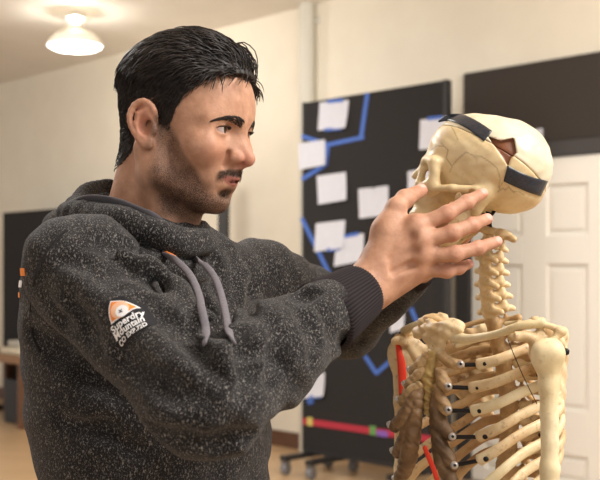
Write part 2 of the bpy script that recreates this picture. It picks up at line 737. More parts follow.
# sheets of paper and tape, each with real thickness, lying on a vertical plane
def sheet(name, quad, off, mat, thick=0.002, curl=0.0):
    """quad: four photo points (clockwise from top left) on the plane `off` in front of the wall"""
    c = [on_wall(x, y, off) for x, y in quad]
    n = 6
    V = []
    for k in (0, 1):
        for i in range(n + 1):
            for j in range(n + 1):
                u, v = j / n, i / n
                s = (c[0][0] * (1 - u) + c[1][0] * u) * (1 - v) + (c[3][0] * (1 - u) + c[2][0] * u) * v
                z = (c[0][1] * (1 - u) + c[1][1] * u) * (1 - v) + (c[3][1] * (1 - u) + c[2][1] * u) * v
                o = off + (thick if k == 0 else 0) + curl * v * v * (0.4 + u) + curl * 0.6 * (u - .5) ** 2
                V.append(W0 + WD * s + WN * o + UP * z)
    m = (n + 1) ** 2
    f = []
    for i in range(n):
        for j in range(n):
            a = i * (n + 1) + j
            f.append([a, a + n + 1, a + n + 2, a + 1])
            f.append([m + a, m + a + 1, m + a + n + 2, m + a + n + 1])
    rim = list(range(n + 1)) + [(n + 1) * i + n for i in range(1, n + 1)] + [n * (n + 1) + j for j in range(n - 1, -1, -1)] + [(n + 1) * i for i in range(n - 1, 0, -1)]
    for a, b_ in zip(rim, rim[1:] + rim[:1]):
        f.append([a, b_, b_ + m, a + m])
    o = mesh_from(name, np.array(V), f, mat, False)
    return o


M['paper'] = plain('white_paper', srgb(208, 209, 217), 0.8, var=0.03, scale=20)
M['bluetape'] = plain('blue_masking_tape', srgb(70, 108, 190), 0.7, var=0.08, scale=30)
M['redtape'] = plain('red_tape', srgb(176, 42, 62), 0.6)
M['yellowtape'] = plain('yellow_tape', srgb(200, 186, 100), 0.7)
M['greentape'] = plain('green_tape', srgb(96, 150, 84), 0.7)
M['violettape'] = plain('violet_tape', srgb(130, 92, 180), 0.7)

# ------------------------------------------------------------- rolling board
BO = 0.67
bs0, bs1 = on_wall(303, 270, BO)[0], on_wall(445.5, 270, BO)[0]
bz1 = (on_wall(303, 103, BO)[1] + on_wall(445, 80, BO)[1]) / 2
bz0 = 0.17
bc = W0 + WD * (bs0 + bs1) / 2 + WN * (BO - .025)
board = empty('rolling_board', tuple(bc), 'tall black rolling board on casters, covered in white papers and blue tape lines', 'board')
b = Bag()
wall_box(b, bs0, bs1, BO - .05, BO, bz0, bz1)
b.build('board_panel', M['felt'], board, False, 0.003)
b = Bag()
wall_box(b, bs0 - .006, bs0 + .018, BO - .056, BO + .004, bz0 - .02, bz1 + .004)
wall_box(b, bs1 - .018, bs1 + .006, BO - .056, BO + .004, bz0 - .02, bz1 + .004)
wall_box(b, bs0 + .018, bs1 - .018, BO - .056, BO + .004, bz0 - .03, bz0)
b.build('board_frame', M['edge'], board, False, 0.002)
M['caster'] = plain('grey_caster_rubber', srgb(120, 118, 120), 0.5)
M['castermetal'] = plain('caster_metal', srgb(150, 150, 152), 0.3, 0.8)
for sx in (bs0 + .02, bs0 + .28, bs1 - .28):
    b = Bag()
    wall_box(b, sx - .03, sx + .03, BO - .27, BO + .22, .105, .14)
    wall_box(b, sx - .02, sx + .02, BO - .05, BO, .14, bz0)
    foot = b.build('foot', M['edge'], board, False, 0.004)
    for oo in (BO - .24, BO + .19):
        b = Bag()
        c = W0 + WD * sx + WN * oo
        V, f = tube_geo(np.array([c - WD * .018 + UP * .045, c + UP * .045, c + WD * .018 + UP * .045]), [.040, .045, .040], 18)
        f = f.tolist() + [list(range(18))[::-1], list(range(36, 54))]
        b.put(V, f)
        b.build('caster_wheel', M['caster'], foot, True)
        b = Bag()
        wall_box(b, sx - .028, sx - .022, oo - .02, oo + .02, .045, .105)
        wall_box(b, sx + .022, sx + .028, oo - .02, oo + .02, .045, .105)
        wall_box(b, sx - .028, sx + .028, oo - .02, oo + .02, .094, .106)
        b.build('caster_fork', M['castermetal'], foot)

PAPERS = [
    ([(320, 102.5), (349, 100), (347, 128), (318.5, 130.5)], 'white paper at the top of the black board, beside the upright blue tape', 'top'),
    ([(298.5, 143.5), (325, 139.5), (327, 165), (299.5, 170)], 'white paper overhanging the left edge of the black board', None),
    ([(317, 176), (346, 172), (348, 200), (319, 204.5)], 'white paper right below the lower blue tape bend on the black board', None),
    ([(358.5, 189), (388.5, 185.5), (389.5, 215), (360, 218.5)], 'white paper alone in the middle of the black board, pinned at its top', 'pin'),
    ([(316, 223.5), (345.5, 220), (344.5, 248), (315, 252)], 'white paper with blue tape, its right corner tucked under another paper', 'bot'),
    ([(337, 238), (364, 233), (364.5, 261), (334.5, 266.5)], 'white paper tilted over the corner of the sheet to its left, just above the wrist', 'top'),
    ([(420.5, 120), (448, 116.5), (448, 147), (420, 150)], 'white paper with blue tape on top, partly hidden by the forehead of the skull', 'top'),
    ([(408, 171.5), (430, 168), (430, 196), (408.5, 199)], 'white paper on the black board behind the face of the skull', None),
    ([(298, 378), (325, 372), (325, 396), (299, 399)], 'white paper low on the black board, half hidden by the elbow of the sleeve', 'bot'),
    ([(390, 316), (404.5, 312), (405.5, 329), (391, 333)], 'small white paper peeping out below the raised sleeve near the red painted bone', None),
]
for i, (q, lab, tp) in enumerate(PAPERS):
    off = BO + .006 + (.004 if i == 5 else 0)
    o = sheet('paper_sheet', q, off, M['paper'], .002, .012)
    tag(o, lab, 'paper', 'papers on the black rolling board')
    q = [np.array(p, float) for p in q]
    if tp == 'top':
        s = sheet('tape_strip', [q[0] * .75 + q[1] * .25 + (0, -2), q[0] * .2 + q[1] * .8 + (0, -2), q[0] * .2 + q[1] * .8 + (0, 1.5), q[0] * .75 + q[1] * .25 + (0, 1.5)], off + .003, M['bluetape'], .001)
        s.parent = o
    elif tp == 'bot':
        s = sheet('tape_strip', [q[3] * .6 + q[2] * .4 + (0, -2), q[3] * .15 + q[2] * .85 + (0, -2), q[3] * .15 + q[2] * .85 + (0, 1.5), q[3] * .6 + q[2] * .4 + (0, 1.5)], off + .012, M['bluetape'], .001)
        s.parent = o
    elif tp == 'pin':
        m_ = (q[0] + q[1]) / 2
        s = sheet('pin', [m_ + (-1, -4), m_ + (1, -4), m_ + (1, 1), m_ + (-1, 1)], off + .003, M['edge'], .008)
        s.parent = o
    if i == 0:
        s = sheet('tape_strip', [q[3] * .8 + q[2] * .2 + (0, -1.5), q[3] * .2 + q[2] * .8 + (0, -1.5), q[3] * .2 + q[2] * .8 + (0, 1.5), q[3] * .8 + q[2] * .2 + (0, 1.5)], off + .012, M['bluetape'], .001)
        s.parent = o


def strip(a, b_, w, off, mat, name, lab, cat='tape', group=None):
    a, b_ = np.array(a, float), np.array(b_, float)
    d = (b_ - a) / np.linalg.norm(b_ - a)
    n = np.array([-d[1], d[0]]) * w / 2
    q = [a + n, b_ + n, b_ - n, a - n]
    ar = sum(q[i][0] * q[(i + 1) % 4][1] - q[(i + 1) % 4][0] * q[i][1] for i in range(4))
    if ar < 0:
        q = [q[1], q[0], q[3], q[2]]
    o = sheet(name, q, off, mat, .0012)
    tag(o, lab, cat, group)
    return o


G_ = 'blue tape lines on the black board'
for k, (a, b_, lab) in enumerate([
    ((367.5, 93), (361, 138), 'upright blue tape line at the top of the black board, right of a paper'),
    ((364, 137), (327, 145), 'nearly level blue tape line running left from the foot of the upright line'),
    ((329, 145), (301.5, 136), 'short blue tape line climbing to the left edge of the black board, highest there'),
    ((328, 143), (325.5, 165), 'short upright blue tape line joining two bends, behind the overhanging paper'),
    ((327, 163.5), (301.5, 179.5), 'blue tape line falling to the left edge below the overhanging paper'),
    ((301.5, 218), (333, 281), 'long blue tape diagonal falling from the left edge towards the raised sleeve'),
    ((411, 308), (421, 332), 'short steep blue tape line right of the raised cuff, by the red painted bone'),
    ((365, 356), (376.5, 373.5), 'left arm of the blue tape V shape below the sleeve'),
    ((375.5, 374), (401, 352), 'right arm of the blue tape V shape below the sleeve'),
    ((309, 396), (311, 404), 'tiny blue tape tab under the lowest paper on the black board'),
]):
    strip(a, b_, 3.9 if k < 9 else 6, BO + .0022 + .0007 * (k % 3), M['bluetape'], 'tape_line', lab, 'tape', G_)
zr = on_wall(301, 420.5, BO)[1]
b = Bag()
wall_box(b, bs0 + .001, bs1 - .001, BO + .0045, BO + .006, zr - .024, zr + .022)
o = b.build('tape_line', M['redtape'])
tag(o, 'long red tape line running level across the bottom of the black board', 'tape')
for px, mt, lab in ((310.5, 'yellowtape', 'small yellow tape tab on the red line near the left edge of the board'), (373.5, 'greentape', 'small green tape tab on the red line near the skeleton'), (383, 'violettape', 'small violet tape tab on the red line beside the green one')):
    s_ = on_wall(px, 425, BO)[0]
    b = Bag()
    w_ = .05 if mt == 'violettape' else .028
    wall_box(b, s_ - w_, s_ + w_, BO + .0065, BO + .0085, zr - .028, zr + .034 if mt != 'violettape' else zr + .01)
    tag(b.build('tape_tab', M[mt]), lab, 'tape')
# paper on the panel above the door
o = sheet('paper_sheet', [(527, 131), (543, 128), (543, 146), (527, 149)], 0.048, M['paper'], .002, .006)
tag(o, 'white paper stuck to the dark wall panel behind the top of the skull', 'paper')

# ------------------------------------------------------------- left: black board, table, post
LO = 0.42
ls0, ls1 = on_wall(3, 260, LO)[0], on_wall(118, 260, LO)[0]
lz1 = on_wall(20, 211.5, LO)[1]
b2 = empty('rolling_board', tuple(W0 + WD * (ls0 + ls1) / 2 + WN * LO), 'plain black board standing against the far wall behind the back of the person', 'board')
b = Bag()
wall_box(b, ls0, ls1, LO - .05, LO, .17, lz1)
b.build('board_panel', M['felt'], b2, False, 0.003)
for sx in (ls0 + .1, ls1 - .1):
    b = Bag()
    wall_box(b, sx - .03, sx + .03, LO - .30, LO + .25, .0, .05)
    wall_box(b, sx - .02, sx + .02, LO - .045, LO - .005, .05, .17)
    b.build('foot', M['edge'], b2, False, 0.004)

# narrow post by the wall
p0, p1 = on_wall(217.5, 225, .30)[0], on_wall(226, 225, .30)[0]
b = empty('black_post', tuple(W0 + WD * (p0 + p1) / 2 + WN * .28), 'narrow dark grey upright post against the cream wall behind the chin', 'post')
g = Bag()
wall_box(g, p0, p1, .26, .30, .02, 2.25)
g.build('shaft', plain('dark_grey_post', srgb(58, 56, 56), 0.5), b, False, 0.004)
g = Bag()
wall_box(g, p0 - .14, p1 + .14, .12, .44, 0, .02)
g.build('base', M['edge'], b, False, 0.004)

# table
TX = P(21, 430, 10.1)
ts1 = (TX - W0) @ WD
to = (TX - W0) @ WN
M['wood'] = plain('brown_table_wood', srgb(140, 100, 62), 0.4, var=0.2, scale=9)
M['darkwood'] = plain('dark_table_leg', srgb(104, 68, 42), 0.5, var=0.15, scale=9)
tb = empty('side_table', tuple(W0 + WD * (ts1 - .7) + WN * (to - .35)), 'brown wooden table at the left edge, behind the back of the person', 'table')
g = Bag()
wall_box(g, ts1 - 1.5, ts1 + .02, to - .70, to + .02, .60, .665)
g.build('tabletop', M['wood'], tb, False, 0.005)
for a in (ts1 - 1.44, ts1 - .07):
    for c in (to - .66, to - .07):
        g = Bag()
        wall_box(g, a, a + .07, c, c + .07, 0, .60)
        g.build('leg', M['darkwood'], tb, False, 0.004)
g = Bag()
wall_box(g, ts1 - .52, ts1 - .12, to - .42, to - .06, .667, .73)
o = g.build('folded_cloth', plain('cream_cloth', srgb(214, 202, 178), 0.9, var=0.1, scale=14), None, True, 0.02)
tag(o, 'folded cream cloth lying on the brown table', 'cloth')
g = Bag()
wall_box(g, ts1 - .44, ts1 - .20, to - .38, to - .10, .732, .80)
o = g.build('folded_cloth', plain('grey_cloth', srgb(176, 172, 160), 0.9, var=0.15, scale=14), None, True, 0.02)
tag(o, 'smaller greyish folded cloth on top of the cream one on the table', 'cloth')
g = Bag()
wall_box(g, ts1 - .60, ts1 - .14, to - .60, to - .15, .0, .42)
o = g.build('storage_bin', M['edge'], None, False, 0.02)
tag(o, 'black storage bin on the floor under the brown table', 'bin')

# ------------------------------------------------------------- ceiling lamp
LD = 9.14
lc = P(75, 46, LD)
R_ = 27.5 / FPX * LD
lamp = empty('ceiling_lamp', (lc[0], lc[1], CEIL), 'round white dome lamp hanging from the ceiling at the top left, glowing', 'lamp')
M['lampwhite'] = plain('white_enamel', srgb(236, 228, 210), 0.4)
hgt = CEIL - lc[2]
g = Bag().lathe(lc, [(R_, 0.0), (R_ * 1.02, .012), (R_ * .92, .05), (R_ * .70, .095), (R_ * .42, .125), (R_ * .30, .13), (R_ * .30, .175), (R_ * .2, .185)], 40)
g.build('lamp_shade', M['lampwhite'], lamp, True)
m_, nt_, b_ = new_mat('lamp_diffuser_glow')
b_.inputs['Emission Color'].default_value = (1, 0.95, 0.86, 1)
b_.inputs['Emission Strength'].default_value = 6.0
b_.inputs['Base Color'].default_value = (.9, .88, .82, 1)
g = Bag().lathe(lc, [(R_ * .97, -.002), (R_ * .8, -.026), (R_ * .45, -.042), (.01, -.048)], 40)
g.build('diffuser', m_, lamp, True)
g = Bag()
V, f = tube_geo(np.array([lc + UP * .18, lc + UP * (.18 + hgt) / 2, lc + UP * hgt]), .012, 10)
g.put(V, f)
g.build('stem', M['lampwhite'], lamp, True)
zs = CEIL - .066
g = Bag().lathe((lc[0], lc[1], zs + .012), [(.012, 0), (.066, .0), (.066, .004), (.012, .004)], 32)  # disc added above the uplights to block them and darken the halo's middle
g.build('added_baffle', M['lampwhite'], lamp)
for k in range(4):
    a = k * math.pi / 2 + .4
    l = bpy.data.lights.new('uplight', 'POINT')
    l.energy = 7.0
    l.color = (1, 0.94, 0.84)
    l.shadow_soft_size = 0.004
    o = bpy.data.objects.new('uplight', l)
    COL.objects.link(o)
    o.location = (lc[0] + .022 * math.cos(a), lc[1] + .022 * math.sin(a), zs)
# =====================================================================
# THE MAN
# =====================================================================
rng = np.random.default_rng(7)
YAW, PIT = math.radians(25), math.radians(6)
HF = np.array([math.cos(YAW) * math.cos(PIT), -math.sin(YAW) * math.cos(PIT), -math.sin(PIT)])
HL = np.array([math.sin(YAW), math.cos(YAW), 0.0])
HU = np.cross(HF, HL)
HM = np.stack([HF, HL, HU], 1)
HC = np.array([-0.152, 1.40, 1.619])


def H(x, y, z):
    """head millimetres (forward, left, up) -> world"""
    return HC + HM @ (np.array([x, y, z]) / 1000.0)


def mm(*a):
    return np.array(a, float) / 1000.0


def he(c, r, R=None):
    return ell(mm(*c), mm(*r), R)


def hc(a, b, ra, rb, flat=None):
    return cone(mm(*a), mm(*b), ra / 1000.0, rb / 1000.0, flat)


def roty(deg):
    a = math.radians(deg)
    return np.array([[math.cos(a), 0, math.sin(a)], [0, 1, 0], [-math.sin(a), 0, math.cos(a)]])


def rotz(deg):
    a = math.radians(deg)
    return np.array([[math.cos(a), -math.sin(a), 0], [math.sin(a), math.cos(a), 0], [0, 0, 1]])


HD = Field()
HD.add(he((4, 0, 46), (87, 72, 77)))                                   # cranium
HD.add(he((37, 0, 38), (51, 62, 52)), 0.02)                            # forehead
HD.add(he((40, 0, -8), (46, 58, 56)), 0.02)                            # face block
HD.add(mirrored(hc((2, 56, -46), (50, 17, -73), 15, 14)), 0.022)       # jaw line
HD.add(mirrored(hc((-2, 60, -6), (4, 57, -46), 14, 14)), 0.02)         # ramus
HD.add(he((55, 0, -76), (18, 21, 14)), 0.016)                          # chin
HD.add(he((53, 0, -46), (28, 33, 24)), 0.018)                          # muzzle
HD.add(mirrored(hc((83, 9, 26), (65, 46, 26), 8, 7)), 0.014)           # brow ridge
HD.add(mirrored(he((58, 46, -10), (20, 15, 15))), 0.02)                # cheekbone
HD.cut(mirrored(he((92, 29, 9), (17, 18, 11))), 0.014)                 # eye hollow
HD.add(mirrored(he((67, 29.5, 12), (14.2, 14.2, 13.2))), 0.005)          # lids
HD.add(hc((80, 0, 15), (88, 0, -4), 7.5, 8.5), 0.012)                  # nose
HD.add(hc((88, 0, -3), (100, 0, -18.5), 8.2, 8.4), 0.008)
HD.add(mirrored(hc((79, 9, -4), (84, 13, -18), 6, 8)), 0.010)
HD.add(mirrored(he((86.5, 12.5, -19.5), (12, 7.0, 8.0))), 0.004)
HD.add(hc((100, 0, -22), (87, 0, -29), 5.2, 6), 0.006)
HD.cut(mirrored(he((92, 7.5, -28.5), (7, 3.6, 4))), 0.003)
HD.cut(mirrored(hc((82, 21, -15), (78, 21, -30), 2, 2)), 0.007)         # crease behind the nose wing
HD.add(hc((81, 0, -34), (82, 0, -44), 6, 6), 0.010)                    # philtrum
HD.add(mirrored(hc((83.5, 3, -44.5), (65, 23, -43.8), 4.4, 2.2)), 0.005)   # upper lip
HD.add(mirrored(hc((74.5, 0, -54), (62, 21, -46), 4.8, 2.2)), 0.005)   # lower lip
HD.cut(mirrored(hc((88, 0, -49.2), (64, 24, -44.6), 2.7, 1.2)), 0.002)  # mouth line
HD.cut(mirrored(he((77, 0, -66), (9, 20, 4.5))), 0.008)                # fold under the lip
HD.cut(mirrored(he((83, 31, 12.3), (13, 13.0, 4.2), rotz(-20))), 0.0015)   # eye opening
HD.cut(mirrored(hc((84, 18.5, 18.8), (70, 43.5, 19.2), 1.3, 1.2)), 0.003)     # lid crease
# ears
EA = Field()
ey = 74
pts = [(7, ey - 2, 8), (9, ey + 2, 20), (5, ey + 5, 31), (-6, ey + 8, 37), (-17, ey + 10, 31), (-22, ey + 11, 18),
       (-19, ey + 10, 5), (-11, ey + 7, -7), (-2, ey + 4, -15)]
pts = spline(pts, 17)
chain(EA, [mm(*p) for p in pts], np.interp(np.arange(17) / 2, range(9), [.003, .0031, .0034, .0036, .0038, .0036, .0034, .0034, .004]), 0.004, 0.002)
EA.add(he((-6, ey + 3, 11), (14.5, 4.0, 25), roty(-20) @ rotz(10)), 0.004)
chain(EA, [mm(*p) for p in [(-2, ey + 6.5, 27), (-11, ey + 8.5, 21), (-13, ey + 9, 9), (-9, ey + 7.5, -2), (-2, ey + 5.5, -7)]], [.003, .0034, .0034, .003, .003], 0.005, 0.002)
EA.add(he((3, ey + 3, -14), (7, 4.5, 7)), 0.006)
EA.cut(he((-1, ey + 8, 7), (8.5, 8.5, 10)), 0.004)
EA.add(he((9, ey + 2, 3), (4.5, 4.0, 6)), 0.004)
HD.add((lambda Q: EA.eval(np.stack([Q[:, 0], np.abs(Q[:, 1]), Q[:, 2]], 1)), mm(-4, 0, 10), 0.12), 0.004)
# neck
HD.add(hc((-30, 0, -20), (-48, 0, -150), 47, 55), 0.025)
HD.add(hc((-2, 0, -60), (-25, 0, -150), 40, 50), 0.02)
HD.add(mirrored(hc((-16, 60, -18), (10, 24, -140), 9, 9)), 0.018)
HD.add(he((20, 0, -108), (14, 12, 16)), 0.014)

# ---- torso and arms
TYAW = math.radians(36)
TF = np.array([math.cos(TYAW), -math.sin(TYAW), 0])
TL = np.array([math.sin(TYAW), math.cos(TYAW), 0])
TM = np.stack([TF, TL, np.array([0, 0, 1.0])], 1)
RS, RE, RW = P(78, 270, 1.24), P(206, 397, 1.10), P(368, 287, 1.30)
LS, LE, LW = P(258, 284, 1.56), P(345, 318, 1.72), P(418, 262, 1.575)
TC = np.array([-0.178, 1.41, 1.30])


def torso(off):
    zz = np.array([0.90, 1.00, 1.10, 1.19, 1.30, 1.40, 1.46, 1.51])
    rx = np.array([0.120, 0.115, 0.110, 0.112, 0.116, 0.108, 0.082, 0.055]) + off
    ry = np.array([0.160, 0.155, 0.150, 0.156, 0.165, 0.152, 0.110, 0.062]) + off
    cx = np.array([0.00, 0.00, 0.00, 0.00, 0.00, -0.005, -0.012, -0.02])

    def fn(Q):
        q = (Q - TC) @ TM
        z = Q[:, 2]
        a, b = np.interp(z, zz, rx), np.interp(z, zz, ry)
        c = np.interp(z, zz, cx)
        x, y = (q[:, 0] - c), q[:, 1]
        k0 = np.sqrt((x / a) ** 2 + (y / b) ** 2) + 1e-9
        k1 = np.sqrt((x / a ** 2) ** 2 + (y / b ** 2) ** 2) + 1e-9
        d = k0 * (k0 - 1) / k1
        top = z - (1.500 + off)
        return np.maximum(np.maximum(d, top), (0.93 - off) - z)
    return fn, np.array([TC[0], TC[1], 1.2]), 0.42


BODY = Field()
BODY.add(framed(HD, HC, HM, HC + np.array([-.02, 0, -.02]), 0.21))
BODY.add(torso(-0.024), 0.04)
for S, E_, W in ((RS, RE, RW), (LS, LE, LW)):
    BODY.add(cone(S, E_, 0.042, 0.033), 0.03)
    BODY.add(cone(E_, E_ + (W - E_) * 0.35, 0.033, 0.034), 0.02)
    BODY.add(cone(E_ + (W - E_) * 0.35, W, 0.034, 0.0265), 0.02)


# ---- hands
def hand(F, wrist, mcps, fingers, thumb, elbow, back, wr=0.0262):
    """wrist point, four knuckles, four finger chains, thumb chain; back = direction out of the back of the hand"""
    back = np.asarray(back, float)
    back /= np.linalg.norm(back)
    K = Field()
    pal = Field()
    rp = [0.0125, 0.0128, 0.0122, 0.011]
    for i, m in enumerate(mcps):
        side = (i - 1.5) / 1.5
        acr = (mcps[0] - mcps[3])
        acr = acr / np.linalg.norm(acr)
        w0 = wrist - acr * side * 0.014
        pal.add(cone(w0, m, 0.0165, rp[i]), 0.014)
        pal.add(cone(w0 - back * 0.008, m - back * 0.006, 0.013, 0.011), 0.012)
    pal.add(cone(wrist, thumb[0], 0.018, 0.015), 0.015)
    pal.add(cone(thumb[0], thumb[1], 0.016, 0.0125), 0.014)
    pal.add(cone((thumb[0] + wrist) / 2 - back * 0.006, mcps[0] - back * 0.010, 0.014, 0.010), 0.016)
    for i, m in enumerate(mcps):                                       # tendons and knuckles
        pal.add(cone(wrist * 0.55 + m * 0.45 + back * 0.0125, m + back * 0.0085, 0.0020, 0.0042), 0.006)
        pal.add(ell(m + back * 0.005, (0.0088,) * 3), 0.010)
    for i in range(3):                                                 # hollows between the tendons
        a_ = wrist * 0.5 + (mcps[i] + mcps[i + 1]) * 0.25 + back * 0.0180
        b_ = wrist * 0.12 + (mcps[i] + mcps[i + 1]) * 0.44 + back * 0.0150
        pal.cut(cone(a_, b_, 0.0020, 0.0034), 0.010)
    K.add((pal.eval, (wrist + mcps[1]) / 2, 0.085))
    tips = []
    for i, fg in enumerate(list(fingers) + [thumb[1:]]):
        g = Field()
        fat = [1.0, 1.04, 1.0, 0.88, 1.12][i]
        n = len(fg)
        rr = ([0.0098, 0.0090, 0.0081, 0.0068] if n == 4 else [0.0106, 0.0096, 0.0074])
        for j in range(n - 1):
            g.add(cone(fg[j], fg[j + 1], rr[j] * fat, rr[j + 1] * fat), 0.004)
        for j in range(1, n - 1):                                      # joint swellings
            g.add(ell(fg[j], (rr[j] * fat * 1.03,) * 3), 0.004)
        for j in range(1, n - 1):                                      # creases over the joints
            ax = fg[j + 1] - fg[j - 1]
            ax = ax / np.linalg.norm(ax)
            bk = back - ax * (back @ ax)
            bk = bk / np.linalg.norm(bk)
            sd = np.cross(ax, bk)
            for o_ in (-.003, .0, .003):
                cc = fg[j] + ax * o_ + bk * rr[j] * fat * 1.12
                g.cut(cone(cc - sd * .005, cc + sd * .005, .0007, .0007), .0016)
        mid = (fg[0] + fg[-1]) / 2
        K.add((g.eval, mid, float(np.linalg.norm(fg[0] - fg[-1])) / 2 + 0.025), 0.0045)
        d = fg[-1] - fg[-2]
        d /= np.linalg.norm(d)
        tips.append((fg[-1], d, rr[-1] * fat))
    F.add((K.eval, (wrist + mcps[1]) / 2 + (mcps[1] - wrist) * 0.6, 0.17), 0.010)
    return tips


def fing(*p):
    return [P(*q) for q in p]


R_mcp = [P(417, 226, 1.305), P(421, 241, 1.300), P(422, 256, 1.302), P(419, 270, 1.312)]
R_fin = [fing((417, 226, 1.305), (447, 213.5, 1.306), (467, 202, 1.318), (482.5, 193.5, 1.335)),
         fing((421, 241, 1.300), (452, 233, 1.298), (472, 225, 1.310), (487, 219, 1.328)),
         fing((422, 256, 1.302), (455, 254, 1.298), (478, 248, 1.308), (497, 241.5, 1.326)),
         fing((419, 270, 1.312), (447, 271, 1.308), (459, 268, 1.318), (469, 264, 1.332))]
R_thumb = [P(386, 231, 1.312), P(396, 208, 1.318), P(405, 199, 1.330), P(421, 190.5, 1.352)]
HANDBACK = np.array([-0.25, -0.95, 0.15])
tips_r = hand(BODY, RW, R_mcp, R_fin, R_thumb, RE, HANDBACK)

# left hand: flat against the far side of the skull
L_mcp = [P(448, 212, 1.525), P(449, 226, 1.535), P(448, 240, 1.540), P(444, 252, 1.542)]
L_fin = [fing((448, 212, 1.525), (466, 200, 1.515), (478, 192, 1.510), (489, 186, 1.505)),
         fing((449, 226, 1.535), (468, 216, 1.520), (481, 208, 1.512), (493, 202, 1.506)),
         fing((448, 240, 1.540), (466, 230, 1.522), (478, 222, 1.512), (487, 216, 1.504)),
         fing((444, 252, 1.542), (456, 244, 1.526), (465, 237, 1.516), (473, 231, 1.508))]
L_thumb = [P(428, 233, 1.548), P(427, 216, 1.528), P(426, 205, 1.505), P(428, 196, 1.478)]
tips_l = hand(BODY, LW, L_mcp, L_fin, L_thumb, LE, np.array([-0.2, 0.97, 0.1]))

# ------------------------------------------------------------- meshes
man = empty('person', (float(TC[0]), float(TC[1]), 0.0),
            'dark-haired bearded person in charcoal hoodie, holding the skull of the skeleton in both hands', 'person')

HANDLO, HANDHI = np.array([.06, 1.22, 1.41]), np.array([.28, 1.62, 1.58])


def join(parts):
    vs, fs, n = [], [], 0
    for v, f in parts:
        vs.append(v)
        fs.append(f + n)
        n += len(v)
    return np.vstack(vs), np.vstack(fs)


HEADRES = 0.0016
bv, bf = sculpt(BODY, (-0.42, 1.02, 0.92), (0.30, 1.80, 1.77), 0.0018)


def newton(F, V, n=2):
    e = 0.0004
    for _ in range(n):
        d = F.eval(V)
        g = np.stack([F.eval(V + np.eye(3)[a] * e) - d for a in range(3)], 1) / e
        L = np.sqrt((g * g).sum(1)) + 1e-6
        V = V - np.clip(d / L, -.002, .002)[:, None] * g / L[:, None]
    return V


body = mesh_from('body', bv, bf, M['skin'], True, man)
q = (bv - HC) @ HM * 1000.0
x, y, z = q[:, 0], np.abs(q[:, 1]), q[:, 2]
inhead = (np.linalg.norm(q, axis=1) < 190)
line = np.interp(x, [-30, 12, 22, 36, 48, 56, 62, 70, 110], [-60, 26, 12, -6, -28, -44, -54, -58, -58])
stub = smooth01(line - z, -9, 9) * smooth01(z, -122, -96) * smooth01(x, -2, 14)
mo = 1 - np.clip(y / 24, 0, 1) ** 2
lipz = np.clip(1.15 * np.exp(-(np.abs(z + 49.2 - 0.19 * y) / (1.3 + 5.6 * mo)) ** 6) * smooth01(24 - y, 0, 4) * smooth01(x, 60, 67), 0, 1)
hard = np.interp(z, [-120, -92, -80, -60, -47, -40, -30, -10, 10, 25], [0.35, 0.85, 1.0, 0.85, 0.8, 0.75, 0.65, 0.75, 0.95, 1.0])
must = smooth01(z, -49 - 7 * (y > 19), -44) * smooth01(-34.5 + 0.10 * (24 - y) - z - 0.012 * np.maximum(y - 12, 0) ** 2, -1.5, 2.5) * smooth01(x, 58, 66) * smooth01(31 - y, 0, 5)
gote = np.exp(-((z + 64) / 6) ** 4) * smooth01(x, 60, 66) * smooth01(13 - y, 0, 6)
thin = 1 - 0.75 * np.exp(-((z + 61) / 7) ** 2 - ((y - 23) / 8) ** 2) * (x > 50)
stub = np.clip(stub * hard * thin + 0.95 * must + 0.55 * gote, 0, 1) * (1 - lipz) * inhead
attr(body, 'stubble', stub)
attr(body, 'lip', lipz * inhead)
redm = (np.exp(-(((x - 98) / 14) ** 2 + (y / 18) ** 2 + ((z + 24) / 14) ** 2)) * 0.8 +
        np.exp(-(((x - 66) / 20) ** 2 + ((y - 40) / 18) ** 2 + ((z + 16) / 14) ** 2)) * 0.45 +
        np.exp(-(((x + 8) / 20) ** 2 + ((y - 80) / 8) ** 2 + ((z - 12) / 26) ** 2)) * 0.6) * inhead
for tp, d, r in tips_r + tips_l:
    redm = np.maximum(redm, 0.6 * np.exp(-(np.linalg.norm(bv - tp, axis=1) / 0.012) ** 2))
for fg in R_fin + L_fin:
    for jn in fg[:3]:
        redm = np.maximum(redm, 0.45 * np.exp(-(np.linalg.norm(bv - jn, axis=1) / 0.011) ** 2))
attr(body, 'red', redm)
nail = np.zeros(len(bv))
for ts, bk in ((tips_r, HANDBACK), (tips_l, np.array([-0.2, 0.97, 0.1]))):
    for i, (tp, d, r) in enumerate(ts):
        nb = np.asarray(bk, float) if i < 4 else (np.array([0.0, -0.55, 0.83]) if bk is HANDBACK else np.array([0.0, 0.55, 0.83]))
        nb = nb - d * (nb @ d)
        nb /= np.linalg.norm(nb)
        c = tp + nb * r * 0.95 + d * r * 0.1
        v = bv - c
        s = np.cross(d, nb)
        e = ((v @ d) / 0.0068) ** 2 + ((v @ s) / 0.0055) ** 2 + ((v @ nb) / 0.0045) ** 2
        nail = np.maximum(nail, smooth01(1.15 - e, 0, 0.25))
attr(body, 'nail', nail)

# ------------------------------------------------------------- eyes
def make_eye_mat():
    m, nt, b = new_mat('eyeball')
    r = attr_node(nt, 'iris')
    c = ramp(nt, r, [(0.0, (0.004, 0.003, 0.003, 1)), (0.16, (0.004, 0.003, 0.003, 1)), (0.2, srgb(70, 44, 28)), (0.42, srgb(52, 32, 22)), (0.48, srgb(186, 172, 166)), (1.0, srgb(190, 160, 150))])
    nt.links.new(c.outputs['Color'], b.inputs['Base Color'])
    b.inputs['Roughness'].default_value = 0.08
    return m


